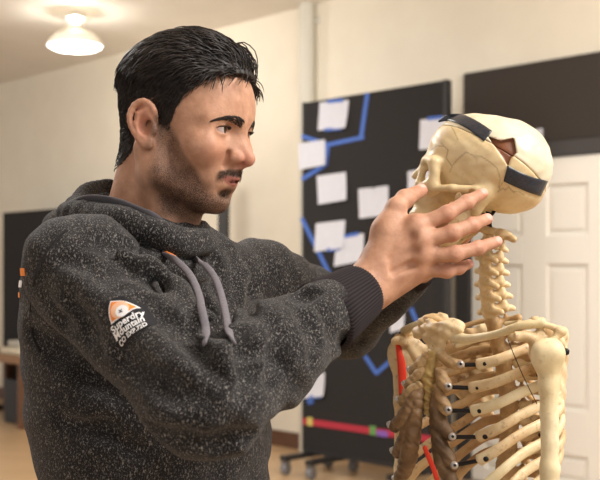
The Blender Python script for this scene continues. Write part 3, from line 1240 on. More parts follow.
M['eye'] = make_eye_mat()
gaze = np.array([0.97, -0.16, 0.02])
gaze /= np.linalg.norm(gaze)
for s in (-1, 1):
    c = H(67.0, 29.5 * s, 12.3)
    V, f = [], []
    NU, NV = 32, 20
    for i in range(NV + 1):
        for j in range(NU):
            t, a = math.pi * i / NV, 2 * math.pi * j / NU
            V.append((math.sin(t) * math.cos(a), math.sin(t) * math.sin(a), math.cos(t)))
    for i in range(NV):
        for j in range(NU):
            f.append([i * NU + j, i * NU + (j + 1) % NU, (i + 1) * NU + (j + 1) % NU, (i + 1) * NU + j])
    V = np.array(V) * 0.0127
    # pole along the gaze
    zx = gaze
    xx = np.cross([0, 0, 1.0], zx); xx /= np.linalg.norm(xx)
    yy = np.cross(zx, xx)
    W = V[:, :1] * xx + V[:, 1:2] * yy + V[:, 2:] * zx
    ang = np.arccos(np.clip(V[:, 2] / 0.0127, -1, 1))
    W = W * (1 + 0.05 * smooth01(0.55 - ang, 0, 0.4))[:, None]
    e = mesh_from('eye', W + c, np.array(f), M['eye'], True, man)
    attr(e, 'iris', np.clip(ang / 1.05, 0, 1))

# ------------------------------------------------------------- hair
def make_hair_mat():
    m, nt, b = new_mat('dark_hair')
    n = noise_node(nt, 40, 2)
    c = ramp(nt, n.outputs['Fac'], [(0.3, srgb(26, 21, 19)), (0.7, srgb(48, 39, 34))]).outputs['Color']
    nt.links.new(c, b.inputs['Base Color'])
    b.inputs['Roughness'].default_value = 0.56
    b.inputs['Specular IOR Level'].default_value = 0.38
    return m


M['hair'] = make_hair_mat()
HR = Field()
# smooth scalp used as the base of the hair, head metres
SC = Field()
SC.add(he((4, 0, 46), (87, 72, 77)))
SC.add(he((40, 0, 38), (51, 62, 52)), 0.02)
SC.add(hc((-30, 0, -20), (-48, 0, -150), 47, 55), 0.025)


def hairline(x):
    """lower edge of the hair on the side of the head, z as a function of x (mm)"""
    return np.interp(x, [-110, -90, -76, -58, -42, -30, -22, -14, 0, 10, 14, 20, 26, 31, 36, 44, 54, 66, 78, 92, 110],
                     [-46, -44, -44, -40, -28, -2, 24, 38, 40, 26, 10, 8, 14, 26, 38, 48, 60, 70, 77, 80, 80])


def thick(x, y, z):
    return 4.0 + 13 * smooth01(z, 48, 108) * (0.45 + 0.55 * smooth01(x, -90, -25)) + 4 * smooth01(x, 10, 70) * smooth01(z, 60, 90)


NR = 8000
roots = []
while len(roots) < NR:
    v = rng.normal(size=(4000, 3))
    v /= np.linalg.norm(v, axis=1)[:, None]
    p = np.array([2, 0, 46]) + v * 150
    # march inwards to the scalp
    c0 = np.array([2, 0, 46.])
    t0, t1 = np.full(len(p), 0.3), np.full(len(p), 1.0)
    for _ in range(18):
        tm = (t0 + t1) / 2
        d = SC.eval((c0 + (p - c0) * tm[:, None]) / 1000)
        t1 = np.where(d > 0, tm, t1)
        t0 = np.where(d > 0, t0, tm)
    s = c0 + (p - c0) * t0[:, None]
    ok = s[:, 2] > hairline(s[:, 0]) + rng.normal(0, 1.2, len(s))
    ok &= ~((np.abs(s[:, 1]) < 34) & (s[:, 2] < -48))
    roots += list(s[ok])
roots = np.array(roots[:NR])


def scalp_n(p):
    e = 0.5
    d = SC.eval(p / 1000)
    g = np.stack([SC.eval((p + np.eye(3)[a] * e) / 1000) - d for a in range(3)], 1)
    return g / (np.linalg.norm(g, axis=1)[:, None] + 1e-9), d * 1000


SEG = 9
x, y, z = roots[:, 0], roots[:, 1], roots[:, 2]
top = smooth01(z, 58, 104)
front = smooth01(x, 20, 75)
# combing direction: back along the top, down and back on the sides
dirv = np.stack([-0.95 * top - 0.5 * (1 - top), -0.22 * top * np.ones_like(x), -0.05 * top - 0.75 * (1 - top)], 1)
swirl = rng.normal(0, 0.22, (NR, 3))
clump = np.sin(np.stack([x * .11 + y * .13, y * .17 - z * .07, z * .15 + x * .09], 1) * 1.0) * 0.30
dirv = dirv + swirl + clump * (0.35 + 0.65 * top)[:, None]
length = 8 + 34 * top * (0.75 + 0.5 * rng.random(NR)) + 7 * smooth01(z, 30, 60)
lift0 = 0.35 + 1.1 * top * (0.4 + front)
tk = thick(x, y, z) * (0.75 + 0.45 * rng.random(NR))
pos = roots.copy()
paths = [pos.copy()]
for s in range(1, SEG):
    n, d = scalp_n(pos)
    tdir = dirv - (dirv * n).sum(1)[:, None] * n
    tdir /= np.linalg.norm(tdir, axis=1)[:, None] + 1e-9
    fr = s / (SEG - 1)
    want = tk * np.sin(min(1.0, fr * 1.5) * math.pi / 2) * (1.0 - 0.25 * fr)
    stepv = tdir * (length / (SEG - 1))[:, None] + n * ((want - d) * 0.55)[:, None]
    pos = pos + stepv
    paths.append(pos.copy())
paths = np.stack(paths, 1)
prof = np.array([0.9, 1.0, 1.0, 1.0, 0.95, 0.9, 0.75, 0.5, 0.15])
rad = (0.55 + 0.55 * top)[:, None] * prof[None] * (0.7 + 0.6 * rng.random(NR))[:, None]


def strands(paths, rad):
    N, S, _ = paths.shape
    t = np.gradient(paths, axis=1)
    t /= np.linalg.norm(t, axis=2)[..., None] + 1e-9
    up = np.array([0.31, 0.23, 0.92])
    s = np.cross(t, up)
    s /= np.linalg.norm(s, axis=2)[..., None] + 1e-9
    b = np.cross(s, t)
    ang = np.arange(3) / 3 * 2 * math.pi
    V = paths[:, :, None] + rad[:, :, None, None] * (np.cos(ang)[None, None, :, None] * s[:, :, None] + np.sin(ang)[None, None, :, None] * b[:, :, None])
    V = V.reshape(-1, 3)
    base = (np.arange(N)[:, None, None] * S + np.arange(S - 1)[None, :, None]) * 3
    j = np.arange(3)[None, None]
    j2 = (j + 1) % 3
    f = np.stack([base + j, base + j2, base + 3 + j2, base + 3 + j], -1).reshape(-1, 4)
    return V, f


parts = []
Vs, fs = strands(paths, rad)
parts.append((Vs, fs))
# locks that fall over the forehead and temple (pixel-measured curls in head mm)
locks = []
for i in range(46):
    y0 = -30 + 74 * rng.random()
    x0 = 76 - 0.011 * y0 * y0 + rng.normal(0, 2)
    z0 = 91 - 0.006 * y0 * y0 + rng.normal(0, 3)
    h = 8 + 8 * rng.random()
    r = 8 + 8 * rng.random()
    sgn = rng.normal(0, 5)
    locks.append([(x0 - 18, y0 + sgn, z0 + 16 + h * .6), (x0 - 4, y0 + sgn * .6, z0 + 14 + h), (x0 + r * .8, y0, z0 + 10 + h * .6), (x0 + r * 1.15, y0 - sgn * .5, z0 + 1), (x0 + r * 0.9, y0 - sgn, z0 - 6 - 4 * rng.random())])
for i in range(14):                                                    # near temple wisps
    q0 = rng.random()
    b0 = np.array([60 - 22 * q0, -50 - 12 * q0, 74 - 8 * q0])
    locks.append([b0 + (12, 2, 14), b0 + (5, -5, 6), b0 + (-3, -7, -8), b0 + (-9 - 4 * rng.random(), -6, -18 - 8 * rng.random())])
lp = np.stack([spline(l, SEG) for l in locks])
parts.append(strands(lp, np.full((len(lp), 1), 0.85) * prof[None]))
# under-cap so no skin shines through
CAP = Field()
CAP.add((lambda Q: SC.eval(Q) - 0.001 * (0.55 * thick(Q[:, 0] * 1000, Q[:, 1] * 1000, Q[:, 2] * 1000) - 0.8), mm(0, 0, 40), 0.2))


def cap_cut(Q):
    x, y, z = Q[:, 0] * 1000, Q[:, 1] * 1000, Q[:, 2] * 1000
    return ((hairline(x) + 2.5) - z) / 1000 * 0.6


CAP.ops.append(('i', cap_cut, None, 0.2, 0))
CAP.wobble(lambda Q: 0.0009 * np.sin(Q[:, 0] * 310 + 5 * np.sin(Q[:, 1] * 60)) * np.sin(Q[:, 1] * 420 + 3 * np.sin(Q[:, 0] * 70)) * smooth01(Q[:, 2], .05, .09))
cv, cf = sculpt(CAP, (-0.12, -0.10, -0.07), (0.12, 0.10, 0.155), 0.002)
parts.append((cv * 1000, cf))
hv, hf = join(parts)
hair = mesh_from('hair', HC + (hv / 1000.0) @ HM.T, hf, M['hair'], True, man)

# eyebrows and lashes
bp = []
for s in (-1, 1):
    for i in range(340):
        u = rng.random()
        w = (rng.random() * 2 - 1) * (3.8 - 2.9 * u ** 1.5)
        yb = 9 + 42 * u
        zb = 21.0 + 7.5 * math.sin(min(u, 1) * 2.2) - 6.0 * u * u + w * 1.15
        xb = 93 - 0.0105 * yb * yb - 1.0 * u
        p0 = np.array([xb + 6, yb * s, zb])
        # settle on the skin
        for _ in range(12):
            d = HD.eval((p0 / 1000)[None])[0] * 1000
            p0[0] -= max(min(d, 3), -3) * 0.8
        dv = np.array([-0.32 - 0.5 * u, (0.75) * s, 0.75 - 1.25 * u])
        dv /= np.linalg.norm(dv)
        L = 7.0 - 2 * u
        bp.append([p0 + (0.2, 0, 0), p0 + dv * L * .4 + (0.9, 0, 0), p0 + dv * L * .75 + (0.9, 0, 0), p0 + dv * L + (0.3, 0, 0)])
bp = np.stack([spline(b, SEG) for b in bp])
V1, f1 = strands(bp, np.full((len(bp), 1), 0.42) * prof[None])
lash = []
for s in (-1, 1):
    for i in range(26):
        u = i / 25
        yb = 19.5 + 23.5 * u
        zb = 12.3 + 4.5 * math.sqrt(max(0.02, 1 - ((yb - 31) / 12.8) ** 2))
        xb = 67 + math.sqrt(max(1, 14.4 ** 2 - (yb - 29.5) ** 2 - (zb - 12) ** 2))
        p0 = np.array([xb - .4, yb * s, zb])
        lash.append([p0, p0 + (2.6, .8 * s * (u - .4), -0.8), p0 + (4.6, 2 * s * (u - .4), -0.2), p0 + (6, 3 * s * (u - .4), 1.2)])
lash = np.stack([spline(b, SEG) for b in lash])
V2, f2 = strands(lash, np.full((len(lash), 1), 0.28) * prof[None])
V1, f1 = join([(V1, f1), (V2, f2)])
M['brow'] = plain('brow_hair', srgb(44, 34, 28), 0.8)
# moustache and the tuft under the lip
mb = []
for i in range(330):
    if i < 285:
        yb = rng.uniform(-27, 27)
        a = abs(yb)
        zb = rng.uniform(-41.0 - 0.008 * a * a * (a > 16), -33.0 - 0.007 * a * a)
        dv = np.array([0.15, 0.55 * np.sign(yb) * min(1, a / 10), -0.8])
    else:
        yb, zb = rng.normal(0, 6.5), rng.uniform(-67, -60)
        dv = np.array([0.3, 0.02 * yb, -0.9])
    p0 = np.array([92.0, yb, zb])
    for _ in range(40):
        d = HD.eval((p0 / 1000)[None])[0] * 1000
        p0[0] -= max(min(d, 3), -3) * 0.7
    dv = dv / np.linalg.norm(dv)
    L = rng.uniform(2.5, 4.2)
    q_ = [p0, p0 + dv * L * .35 + (.5, 0, 0), p0 + dv * L * .7 + (.6, 0, 0), p0 + dv * L + (.5, 0, 0)]
    mb.append(q_)
mb = np.stack([spline(b, SEG) for b in mb])
V3, f3 = strands(mb, np.full((len(mb), 1), 0.20) * prof[None])
M['tache'] = plain('moustache_hair', srgb(66, 51, 42), 0.85)
mesh_from('moustache', HC + (V3 / 1000.0) @ HM.T, f3, M['tache'], True, man)
mesh_from('eyebrows', HC + (V1 / 1000.0) @ HM.T, f1, M['brow'], True, man)
# =====================================================================
# CLOTHES
# =====================================================================
HOOD = Field()
HOOD.add(torso(0.008), 0.0)
sr = 0.061
HOOD.add(cone(RS, RE, 0.062, 0.058), 0.022)
HOOD.add(cone(RE, RE + (RW - RE) * 0.35, 0.058, 0.054), 0.03)
REND = RE + (RW - RE) * 0.68
HOOD.add(cone(RE + (RW - RE) * 0.35, REND, 0.054, 0.0425), 0.02)
HOOD.add(cone(LS, LE, 0.060, 0.056), 0.025)
LEND = LE + (LW - LE) * 0.82
HOOD.add(cone(LE, LEND, 0.058, 0.042), 0.03)
HOOD.add(cone(P(140, 256, 1.37), RS + np.array([0.01, 0, 0.0]), 0.042, 0.045), 0.04)     # shoulder yoke
HOOD.add(cone(P(190, 256, 1.42), LS, 0.040, 0.045), 0.04)
HOOD.add(ell(P(80, 296, 1.38), (0.066, 0.08, 0.10)), 0.05)
HOOD.add(ell(P(84, 372, 1.40), (0.070, 0.09, 0.16)), 0.05)                              # back of the shoulder
# inside of the garment stays open at neck and cuffs: collar rolls are their own parts


def crease(pts, r, k=0.012, depth=0.55, op='s'):
    Q = [trace(HOOD, *p) for p in pts]
    if op == 's':
        depth, r = depth * 0.25, r * 1.15
    for i in range(len(Q) - 1):
        out = np.array([0, -1.0, 0.25])
        off = out * r * depth
        CRS.append((cone(Q[i] + off, Q[i + 1] + off, r * (0.5 if i == 0 else 1), r * (0.5 if i == len(Q) - 2 else 1)), k, op))


CRS = []
crease([(113, 253), (140, 262), (167, 281), (195, 303), (215, 330)], 0.010, 0.020, 0.2)
crease([(84, 246), (110, 241), (138, 250), (160, 266)], 0.007, 0.018, 0.4)
crease([(100, 262), (130, 268), (160, 285)], 0.006, 0.016, 0.4)
crease([(205, 325), (212, 345), (206, 372)], 0.010, 0.022, 0.3)
crease([(232, 340), (226, 362), (214, 384)], 0.008, 0.020, 0.4)
crease([(160, 318), (182, 330), (200, 352)], 0.007, 0.018, 0.5)
crease([(252, 352), (250, 376), (238, 398)], 0.006, 0.016, 0.5)
crease([(285, 338), (282, 356), (272, 376)], 0.005, 0.014, 0.5)
crease([(312, 318), (316, 342), (310, 362)], 0.005, 0.012, 0.5)
crease([(30, 330), (55, 350), (88, 372), (120, 396)], 0.008, 0.02, 0.3)
crease([(45, 300), (60, 322), (86, 342)], 0.006, 0.016, 0.5)
crease([(150, 428), (185, 441), (220, 446), (250, 436)], 0.008, 0.016, 0.4)
crease([(60, 420), (100, 430), (140, 452)], 0.006, 0.018, 0.4)
crease([(215, 262), (222, 290), (226, 318)], 0.006, 0.018, 0.4)
crease([(246, 262), (254, 290), (252, 316)], 0.007, 0.018, 0.3)
crease([(232, 248), (240, 275), (240, 300)], 0.006, 0.018, 0.4, 'u')
crease([(292, 300), (304, 292), (318, 292)], 0.006, 0.016, 0.4)
crease([(298, 306), (308, 326), (309, 350)], 0.005, 0.010, 0.4)
crease([(270, 322), (276, 350), (270, 386)], 0.006, 0.014, 0.4)
crease([(322, 312), (332, 330), (334, 352)], 0.004, 0.010, 0.4)
crease([(240, 330), (248, 346), (262, 352)], 0.006, 0.014, 0.3)
crease([(62, 262), (84, 262), (104, 272), (118, 288)], 0.006, 0.018, 0.3)
crease([(70, 300), (84, 330), (100, 352)], 0.006, 0.018, 0.5)
crease([(140, 300), (165, 318), (184, 342)], 0.006, 0.016, 0.4)
crease([(120, 360), (160, 384), (200, 398)], 0.006, 0.02, 0.6)
crease([(200, 292), (206, 312), (220, 334)], 0.008, 0.016, 0.2)
crease([(330, 335), (345, 345), (362, 342)], 0.005, 0.014, 0.5)
crease([(120, 252), (150, 268), (180, 292), (204, 318)], 0.006, 0.02, -0.4, 'u')
crease([(196, 335), (222, 352), (232, 376)], 0.006, 0.02, -0.4, 'u')
for pr, k, op in CRS:
    HOOD.add(pr, k, op)


def folds(Q):
    x, y, z = Q[:, 0], Q[:, 1], Q[:, 2]
    w = 0.9 * np.sin(14 * x + 9 * z + 1.3) + 0.8 * np.sin(11 * y - 16 * z)
    f = np.sin(62 * z + 40 * x + 2.2 * w) * 0.5 + np.sin(95 * x - 70 * z + 30 * y + 2.6 * w) * 0.32 + np.sin(150 * (x + 0.4 * y) + 120 * z + 3 * w) * 0.18
    return 0.0034 * f


HOOD.wobble(folds)
# cut the ends of the sleeves flat
for E_, END, r in ((RE, REND, .06), (LE, LEND, .06)):
    pass

hv, hf = sculpt(HOOD, (-0.44, 0.98, 0.94), (0.26, 1.86, 1.62), 0.003, extra=0.012)
hoodie = mesh_from('hoodie', hv, hf, M['fleece'], True, man)
HBVH = BVHTree.FromPolygons([tuple(v) for v in hv.tolist()], hf.tolist())


def sight(px, py):
    r = Vector(((px - 300.0) / FPX, 1.0, (HOR - py) / FPX)).normalized()
    return HBVH.ray_cast(Vector((0, 0, CAMZ)), r)


# ribbed cuffs
def make_rib():
    m, nt, b = new_mat('ribbed_charcoal_knit')
    a = attr_node(nt, 'rib')
    c = ramp(nt, a, [(0.25, srgb(30, 26, 27)), (0.6, srgb(46, 40, 41))]).outputs['Color']
    nt.links.new(c, b.inputs['Base Color'])
    b.inputs['Roughness'].default_value = 0.9
    b.inputs['Specular IOR Level'].default_value = 0.2
    return m


M['rib'] = make_rib()
M['rib_dark'] = plain('seam_thread', srgb(26, 24, 25), 0.95)


def cuff(E_, W, t0, t1, r0, r1):
    ax = (W - E_) / np.linalg.norm(W - E_)
    a, b = E_ + (W - E_) * t0, E_ + (W - E_) * t1
    u = np.cross(ax, [0, 0, 1.0]); u /= np.linalg.norm(u)
    v = np.cross(ax, u)
    prof = [(0, r0 * 0.9), (0.05, r0 * 1.02), (0.3, (r0 * .6 + r1 * .4) * 1.03), (0.7, (r0 * .2 + r1 * .8) * 1.02), (0.93, r1 * 1.0), (1.0, r1 * 0.97), (1.0, r1 * 0.90), (0.8, r1 * 0.88)]
    n = 240
    V, f, at = [], [], []
    for t, r in prof:
        c = a + (b - a) * t
        for k in range(n):
            g = 2 * math.pi * k / n
            w = math.sin(g * 60)
            rr = r + 0.0007 * w
            V.append(c + rr * (math.cos(g) * u + math.sin(g) * v))
            at.append(0.5 + 0.5 * w)
    for i in range(len(prof) - 1):
        for k in range(n):
            f.append([i * n + k, (i + 1) * n + k, (i + 1) * n + (k + 1) % n, i * n + (k + 1) % n])
    o = mesh_from('ribbed_cuff', V, np.array(f), M['rib'], True, hoodie)
    attr(o, 'rib', at)
    return o


cuff(RE, RW, 0.67, 0.94, 0.0425, 0.0345)
cuff(LE, LW, 0.78, 0.98, 0.040, 0.034)

# hood: rolls of cloth around the neck
HB = Field()
roll = [(62, 232, 1.47), (68, 220, 1.41), (78, 214, 1.335), (106, 219, 1.288), (140, 229, 1.272), (172, 239, 1.284), (198, 242, 1.318), (207, 240, 1.38),
        (203, 236, 1.44), (182, 226, 1.50), (142, 210, 1.53), (104, 203, 1.53), (74, 212, 1.50), (62, 232, 1.47)]
rr = spline([P(*p) for p in roll], 40)
rw = np.interp(np.linspace(0, 1, 40), [0, .12, .3, .5, .62, .8, 1], [.018, .0165, .016, .015, .012, .016, .018])
chain(HB, rr, rw, 0.012, 0.008)
roll2 = [(70, 231, 1.335), (96, 239, 1.288), (130, 252, 1.268), (160, 265, 1.275), (184, 274, 1.298), (200, 270, 1.325)]
r2 = spline([P(*p) for p in roll2], 20)
chain(HB, r2, np.full(20, .012), 0.008, 0.006)
roll3 = [(122, 194, 1.50), (108, 187, 1.49), (94, 188, 1.46), (83, 195, 1.42), (78, 204, 1.38), (84, 209, 1.34)]
r3 = spline([P(*p) for p in roll3], 16)
chain(HB, r3, np.linspace(.0085, .010, 16), 0.008, 0.005)
HB.add(ell(P(74, 240, 1.46), (0.040, 0.06, 0.045)), 0.02)
HB.cut(cone(HC + HM @ mm(-34, 0, -90), HC + HM @ mm(-46, 0, -160), 0.050, 0.058), 0.006)
HB.wobble(lambda Q: 0.0016 * np.sin(70 * Q[:, 0] + 90 * Q[:, 2] + 2 * np.sin(25 * Q[:, 1])) + 0.001 * np.sin(160 * Q[:, 2] - 60 * Q[:, 0]))
hv2, hf2 = sculpt(HB, (-0.42, 1.2, 1.40), (-0.08, 1.62, 1.62), 0.0024, extra=0.008)
hood = mesh_from('hood', hv2, hf2, M['fleece'], True, hoodie)

# smooth grey band inside the hood edge
M['grey_band'] = plain('grey_jersey', srgb(72, 68, 72), 0.85, var=0.12, scale=120)
M['cord'] = plain('grey_cotton_cord', srgb(112, 107, 112), 0.9, var=0.14, scale=220)
band = spline([P(*p) for p in [(73, 204, 1.365), (90, 200, 1.315), (114, 203, 1.290), (134, 210.5, 1.278), (150, 217.5, 1.273), (165, 227, 1.280)]], 24)
tube('hood_lining', band, np.concatenate([[.007], np.full(5, .0088), [.0055]]), M['grey_band'], hoodie, n=40, sides=12, flat=0.4, up=(0.15, -0.8, -0.6))

# t-shirt collar peeking out at the throat
M['tee'] = plain('pale_lilac_cotton', srgb(200, 192, 205), 0.85)
tc = [HC + HM @ (mm(-40, 0, -108) + np.array([0.062 * math.cos(a) + .004, 0.060 * math.sin(a), -0.028 * math.cos(a) + 0.010 * math.cos(a)])) for a in np.linspace(0, 2 * math.pi, 25)]
tube('t_shirt_collar', tc, 0.005, M['tee'], man, n=60, sides=8)


# drawstrings
def on_hoodie(px, py, lift):
    h = sight(px, py)
    p, n = h[0], h[1]
    if n.dot(Vector((0, -1, 0))) < 0:
        n = -n
    return np.array(p + n * lift), np.array(n)


BV2 = BVHTree.FromPolygons([tuple(v) for v in np.vstack([hv, hv2]).tolist()], hf.tolist() + (hf2 + len(hv)).tolist())
HBVH_SHIRT = HBVH
HBVH = BV2
for line_ in ([(165, 252), (178, 262), (190, 275), (198, 292), (203, 312), (206, 330), (208, 344)],
              [(193, 258), (206, 266), (216, 280), (222, 298), (226, 316), (229, 332), (230, 343)]):
    pp = [on_hoodie(*q, 0.004) for q in line_]
    d0, d1 = pp[0][0][1], pp[-1][0][1]
    for i_, q in enumerate(line_):
        dl = d0 + (d1 - d0) * i_ / (len(line_) - 1)
        if pp[i_][0][1] > dl:
            pp[i_] = (P(q[0], q[1], dl), np.array([0.2, -0.95, 0.2]))
    path = spline([a for a, b in pp], 40)
    up = spline([b for a, b in pp], 40)
    up = np.vstack([up[:1], up, up[-1:]])
    tube('drawstring', path, 0.0042, M['cord'], hoodie, n=40, sides=10, flat=0.45, up=up)
M['orange'] = plain('orange_tape', srgb(224, 120, 40), 0.7)
pp = [on_hoodie(*q, 0.003) for q in [(159, 251), (166, 254), (174, 258)]]
tube('hood_seam_tape', [a for a, b in pp], 0.0022, M['orange'], hoodie, n=10, sides=8, flat=0.5)


# armhole seam
for line_ in ([(66, 231), (54, 243), (42, 262), (34, 284), (31, 310), (33, 335), (40, 352)],):
    pp = [on_hoodie(*q, 0.0012) for q in line_]
    tube('sleeve_seam', [a for a, b in pp], .0017, M['rib_dark'], hoodie, n=50, sides=8, flat=0.6, up=spline([pp[0][1]] + [b for a, b in pp] + [pp[-1][1]], 52))
# badge on the sleeve, laid on the cloth
def local_frame(px, py, tilt):
    h = sight(px, py)
    n = np.array(h[1])
    if n[1] > 0:
        n = -n
    # smooth normal over the neighbourhood
    for dx, dy in ((12, 0), (-12, 0), (0, 12), (0, -12)):
        m = np.array(sight(px + dx, py + dy)[1])
        n = n + (m if m[1] < 0 else -m)
    n /= np.linalg.norm(n)
    right = np.array([1.0, 0, 0]) - n * n[0]
    right /= np.linalg.norm(right)
    upv = np.cross(n, right)
    upv = upv if upv[2] > 0 else -upv
    a = math.radians(tilt)
    return np.array(h[0]), n, right * math.cos(a) + upv * math.sin(a), upv * math.cos(a) - right * math.sin(a)


def decal(name, polys, fr, lift, mat, parent, thick=0.0008):
    """polys: (verts2d, faces) in metres on the frame; dropped on the cloth along the frame's normal"""
    o, n, ru, uu = fr
    V2, F2 = polys
    top_, bot_ = [], []
    for u, v in V2:
        p = o + ru * u + uu * v
        hit = BV2.ray_cast(Vector(p + n * 0.05), Vector(-n))
        base = np.array(hit[0]) if hit[0] is not None and abs((np.array(hit[0]) - p) @ n) < 0.03 else p
        top_.append(base + n * lift)
        bot_.append(base + n * (lift - thick))
    k = len(V2)
    faces = [list(q) for q in F2]
    edges = {}
    for q in F2:
        for a, b in zip(q, list(q[1:]) + [q[0]]):
            edges[(a, b)] = 1
    for (a, b) in list(edges):
        if (b, a) not in edges:
            faces.append([a, a + k, b + k, b])
    ob = mesh_from(name, np.vstack([top_, bot_]), faces, mat, False, parent)
    return ob


def grid_poly(outline, step):
    """fill an outline (star-shaped about its centre) with rings"""
    c = np.mean(outline, 0)
    o = []
    m = len(outline)
    for i in range(m):
        a, b = np.array(outline[i]), np.array(outline[(i + 1) % m])
        k = max(1, int(np.linalg.norm(b - a) / step))
        for j in range(k):
            o.append(a + (b - a) * j / k)
    o = np.array(o)
    rings = 5
    V = [c]
    for r in range(1, rings + 1):
        V += list(c + (o - c) * r / rings)
    n = len(o)
    F = [[0, 1 + i, 1 + (i + 1) % n] for i in range(n)]
    for r in range(1, rings):
        A, B = 1 + (r - 1) * n, 1 + r * n
        F += [[A + i, B + i, B + (i + 1) % n, A + (i + 1) % n] for i in range(n)]
    ar = sum(o[i][0] * o[(i + 1) % n][1] - o[(i + 1) % n][0] * o[i][1] for i in range(n))
    if ar < 0:
        F = [q[::-1] for q in F]
    return np.array(V), F


def circle(cx, cy, rx, ry=None, n=24):
    ry = ry or rx
    return [(cx + rx * math.cos(2 * math.pi * i / n), cy + ry * math.sin(2 * math.pi * i / n)) for i in range(n)]


def bulge(tri, f):
    o = []
    c = np.mean(tri, 0)
    for i in range(len(tri)):
        a, b = np.array(tri[i]), np.array(tri[(i + 1) % len(tri)])
        for t in np.linspace(0, 1, 9)[:-1]:
            p = a + (b - a) * t
            d = p - c
            o.append(p + d / np.linalg.norm(d) * f * 4 * t * (1 - t))
    return o


M['badge_black'] = plain('black_embroidery', srgb(24, 22, 26), 0.85, var=0.2, scale=400)
M['badge_white'] = plain('white_embroidery', srgb(232, 230, 230), 0.8)
M['badge_orange'] = plain('orange_embroidery', srgb(236, 136, 52), 0.75)
M['badge_peach'] = plain('peach_embroidery', srgb(238, 186, 150), 0.75)
mp = 1.0 / 940.0                       # photo point at the sleeve, metres
fr = local_frame(128, 319, 0)


def B2(pts):
    return [((x - 128) * mp, (319 - y) * mp) for x, y in pts]


badge = decal('sleeve_badge', grid_poly(B2([(103, 296), (118, 293), (140, 301), (149, 313), (154, 320), (151, 328), (122, 345), (117, 341), (110, 327), (104, 309)]), .002), fr, .0014, M['badge_black'], hoodie)
tri = B2([(108, 297.5), (137.5, 305.5), (110.5, 322)])


def dec(name, poly, lift, mat):
    return decal(name, grid_poly(poly, .0015), fr, lift, mat, hoodie, 0.0004)


dec('badge_shield_border', bulge(tri, .0020), .0019, M['badge_white'])
c_ = np.mean(tri, 0)
dec('badge_shield', bulge([tuple(c_ + (np.array(p) - c_) * .86) for p in tri], .0018), .0024, M['badge_orange'])
dec('badge_ring', circle(*B2([(119.5, 309)])[0], 9.3 * mp), .0028, M['badge_peach'])
dec('badge_disc', circle(*B2([(122, 311)])[0], 6.4 * mp), .0032, M['badge_white'])
em = Bag()


def text_poly(txt, size, at, ang, sx=1.0):
    cu = bpy.data.curves.new('lettering', 'FONT')
    cu.body = txt
    cu.size = size
    cu.offset = size * 0.022
    cu.resolution_u = 3
    ob = bpy.data.objects.new('lettering', cu)
    COL.objects.link(ob)
    dg = bpy.context.evaluated_depsgraph_get()
    me = bpy.data.meshes.new_from_object(ob.evaluated_get(dg))
    V = np.array([v.co[:2] for v in me.vertices]).reshape(-1, 2)
    F = [list(p.vertices) for p in me.polygons]
    bpy.data.objects.remove(ob)
    bpy.data.curves.remove(cu)
    bpy.data.meshes.remove(me)
    a = math.radians(ang)
    V = V * np.array([sx, 1.0])
    return np.stack([at[0] + V[:, 0] * math.cos(a) - V[:, 1] * math.sin(a), at[1] + V[:, 0] * math.sin(a) + V[:, 1] * math.cos(a)], 1), F


for txt, px, py, sz, w in (('Superdry', 112.0, 331.5, 10.5, 0.92), ('Mountain', 115.0, 338.0, 10.0, 0.90), ('CO EXP.72D', 119.0, 343.2, 6.4, 0.95)):
    V2, F2 = text_poly(txt, sz * mp, B2([(px, py)])[0], 27, w)
    decal('badge_lettering', (V2, F2), fr, .0022, M['badge_white'], hoodie, 0.0005)
V2, F2 = text_poly('x', 6.5 * mp, B2([(120.2, 313.2)])[0], 20)
decal('badge_emblem', (V2, F2), fr, .0037, M['badge_black'], hoodie, 0.0003)

# the second badge, on the back of the shoulder, just turning out of sight
for px, py, w, h, mt in ((24, 272, 3.2, 7, 'badge_orange'), (21.5, 284, 3.0, 7, 'badge_white'), (20.0, 295, 2.4, 5, 'badge_orange')):
    hit = None
    for k in range(12):
        hit = sight(px + k * 0.7, py)
        if hit[0] is not None:
            break
    if hit[0] is None:
        continue
    n = np.array(hit[1])
    if n @ np.array([0, -1.0, 0]) < 0 and n[1] > 0.5:
        n = -n
    up_ = np.array([0, 0, 1.0]) - n * n[2]
    up_ /= np.linalg.norm(up_)
    rt_ = np.cross(up_, n)
    f2 = (np.array(hit[0]), n, rt_, up_)
    decal('back_badge', grid_poly([(-.012, -h * .0012 / 2), (.004, -h * .0012 / 2), (.004, h * .0012 / 2), (-.012, h * .0012 / 2)], .003), f2, .0015, M[mt], hoodie)

